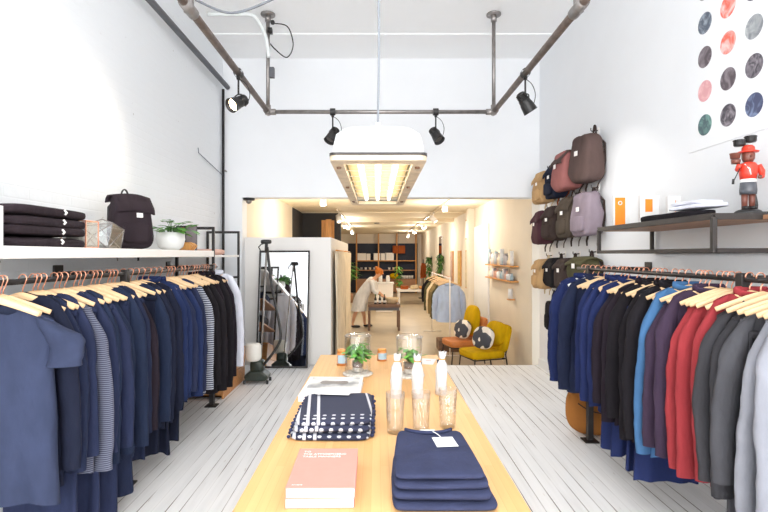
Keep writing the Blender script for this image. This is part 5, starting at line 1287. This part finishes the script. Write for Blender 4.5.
body = skin_mesh('body', VS, ES, RS, M['skin'], t)
MB().sup((.632, 0, 1.45), (.03, .022, .035), 1, 1, 10, 8).build('nose', M['skin'], body)
for s in (-1, 1):
    MB().sup((.612, s*.034, 1.487), (.018, .022, .014), 1, 1, 10, 8).build('eye', M['black'], body)
    MB().sup((.53, s*.083, 1.455), (.04, .02, .055), 1, 1, 10, 8).build('ear', M['skin'], body)
MB().sup((.625, 0, 1.41), (.016, .045, .012), 1, 1, 10, 6).build('mouth', FAB['pinkbag'], body)
# hair: cap and a low bun
mt = Matrix.Translation((.525, 0, 1.485)) @ Matrix.Rotation(.6, 4, 'Y')
MB().sup((-.012, 0, .012), (.235, .205, .205), 1, 1, 24, 16, mt=mt).sup((-.125, 0, .05), (.10, .11, .10), 1, 1, 16, 12, mt=mt).build('hair', M['hair'], t)
# dress: lofted rings along the bent spine
rings = []
for (c, a, rx, ry) in (((.385, 0, 1.315), .75, .075, .085), ((.355, 0, 1.28), .72, .125, .175), ((.30, 0, 1.19), .68, .155, .205), ((.18, 0, 1.04), .55, .155, .185), ((.08, 0, .90), .35, .175, .20), ((.03, 0, .76), .15, .185, .215), ((-.01, 0, .60), .05, .20, .225), ((-.03, 0, .44), 0, .215, .235)):
    ring = []
    for k in range(36):
        q = 2*PI*k/36; w = 1+(.05*math.sin(6*q)+.04*math.sin(11*q+1))*(1.3-c[2])
        x, y = rx*math.cos(q)*w, ry*math.sin(q)*w
        ring.append((c[0]+x*math.cos(a), y, c[2]-x*math.sin(a)))
    rings.append(ring)
loft(rings).build('dress', M['dress'], t, sub=1)
for s in (-1, 1):
    MB().tube(smoothpts([(.34, s*.15, 1.26), (.385, s*.20, 1.13), (.42, s*.215, .99), (.50, s*.18, .925)], 5), [.082]*5+[.075]*5+[.064]*6, 14).build('dress_sleeve', M['dress'], t)
    x = -.02+(.20 if s > 0 else -.10)
    MB().sup((x+.02, s*.103, .03), (.25, .085, .07), .7, .8, 18, 10).build('shoe', M['black'], t)

# ------------------------------------------------------------------ light
def area(name, loc, rot, sx, sy, w, col=(1, 1, 1)):
    l = bpy.data.lights.new(name, 'AREA'); l.shape = 'RECTANGLE'; l.size = sx; l.size_y = sy; l.energy = w; l.color = col
    o = bpy.data.objects.new(name, l); COL.objects.link(o); o.location = loc; o.rotation_euler = rot; return o
def add_light(name, loc, w, r_=.06, col=(1, .8, .56), aim=None, ang=120):
    l = bpy.data.lights.new(name, 'SPOT' if aim else 'POINT'); l.energy = w; l.shadow_soft_size = r_; l.color = col
    if aim: l.spot_size = math.radians(ang); l.spot_blend = 1
    o = bpy.data.objects.new(name, l); COL.objects.link(o); o.location = loc
    if aim: o.rotation_euler = Vector(aim).to_track_quat('-Z', 'Y').to_euler()
    return o
area('window_daylight', (0, YF+.05, 2.3), (PI/2, 0, 0), 3.8, 3.7, LW['window'], (1, .992, .975))
area('pendant_tubes_up', (LX, 2.79, LZ+.42), (PI, 0, 0), .3, 1.5, LW['up'], (1, .97, .92)) if LW['up'] else None
area('pendant_tubes', (LX, 2.79, LZ-.02), (0, 0, 0), .26, 1.5, LW['pendant'], (1, .93, .80))
for (lab, x, y, aim, lit) in SPOTS:
    add_light('spot_beam', Vector((x, y, ZP-.27))+Vector(aim).normalized()*.12, LW['lit'] if lit else LW['spot'], .05, (1, .86, .66) if lit else (1, .95, .88), aim, 110)
for (x, y, a) in WS: add_light('track_beam', Vector((x, y, ZCB-.2))+Vector(a).normalized()*.14, LW['track'], .07, (1, .90, .76), a, 150)
for (x, y) in ((-.99, 9.2), (1.41, 10.4)): add_light('downlight_beam', (x, y, ZCB-.2), LW['down'], .05, (1, .84, .62), (0, 0, -1), 150)
for (x, y, w) in ((-.99, 9.2, .55), (1.41, 10.4, .75), (-.95, 14.8, .6), (1.42, 15.4, .5), (-.95, 19.0, .6), (1.42, 18.5, .5), (1.42, 22.8, .6)):  # added fill: bare points below the fixtures, no bulbs of their own
    if w: add_light('ceiling_fill', (x, y, ZCB-.30), LW['add_light']*w, .16, (1, .92, .80))
W = bpy.data.worlds.new('world'); SC.world = W; W.use_nodes = True
bg = W.node_tree.nodes['Background']; bg.inputs[0].default_value = (.93, .97, 1, 1); bg.inputs[1].default_value = LW['world']
vs_ = SC.view_settings; vs_.view_transform = 'Standard'; vs_.look = 'None'; vs_.gamma = 1; vs_.use_curve_mapping = False; vs_.exposure = LW['exposure']
cy = SC.cycles; cy.max_bounces = 10; cy.diffuse_bounces = 6; cy.glossy_bounces = 4; cy.transparent_max_bounces = 24; cy.transmission_bounces = 6
cy.sample_clamp_indirect = 4; cy.caustics_reflective = False; cy.caustics_refractive = False; cy.use_denoising = True
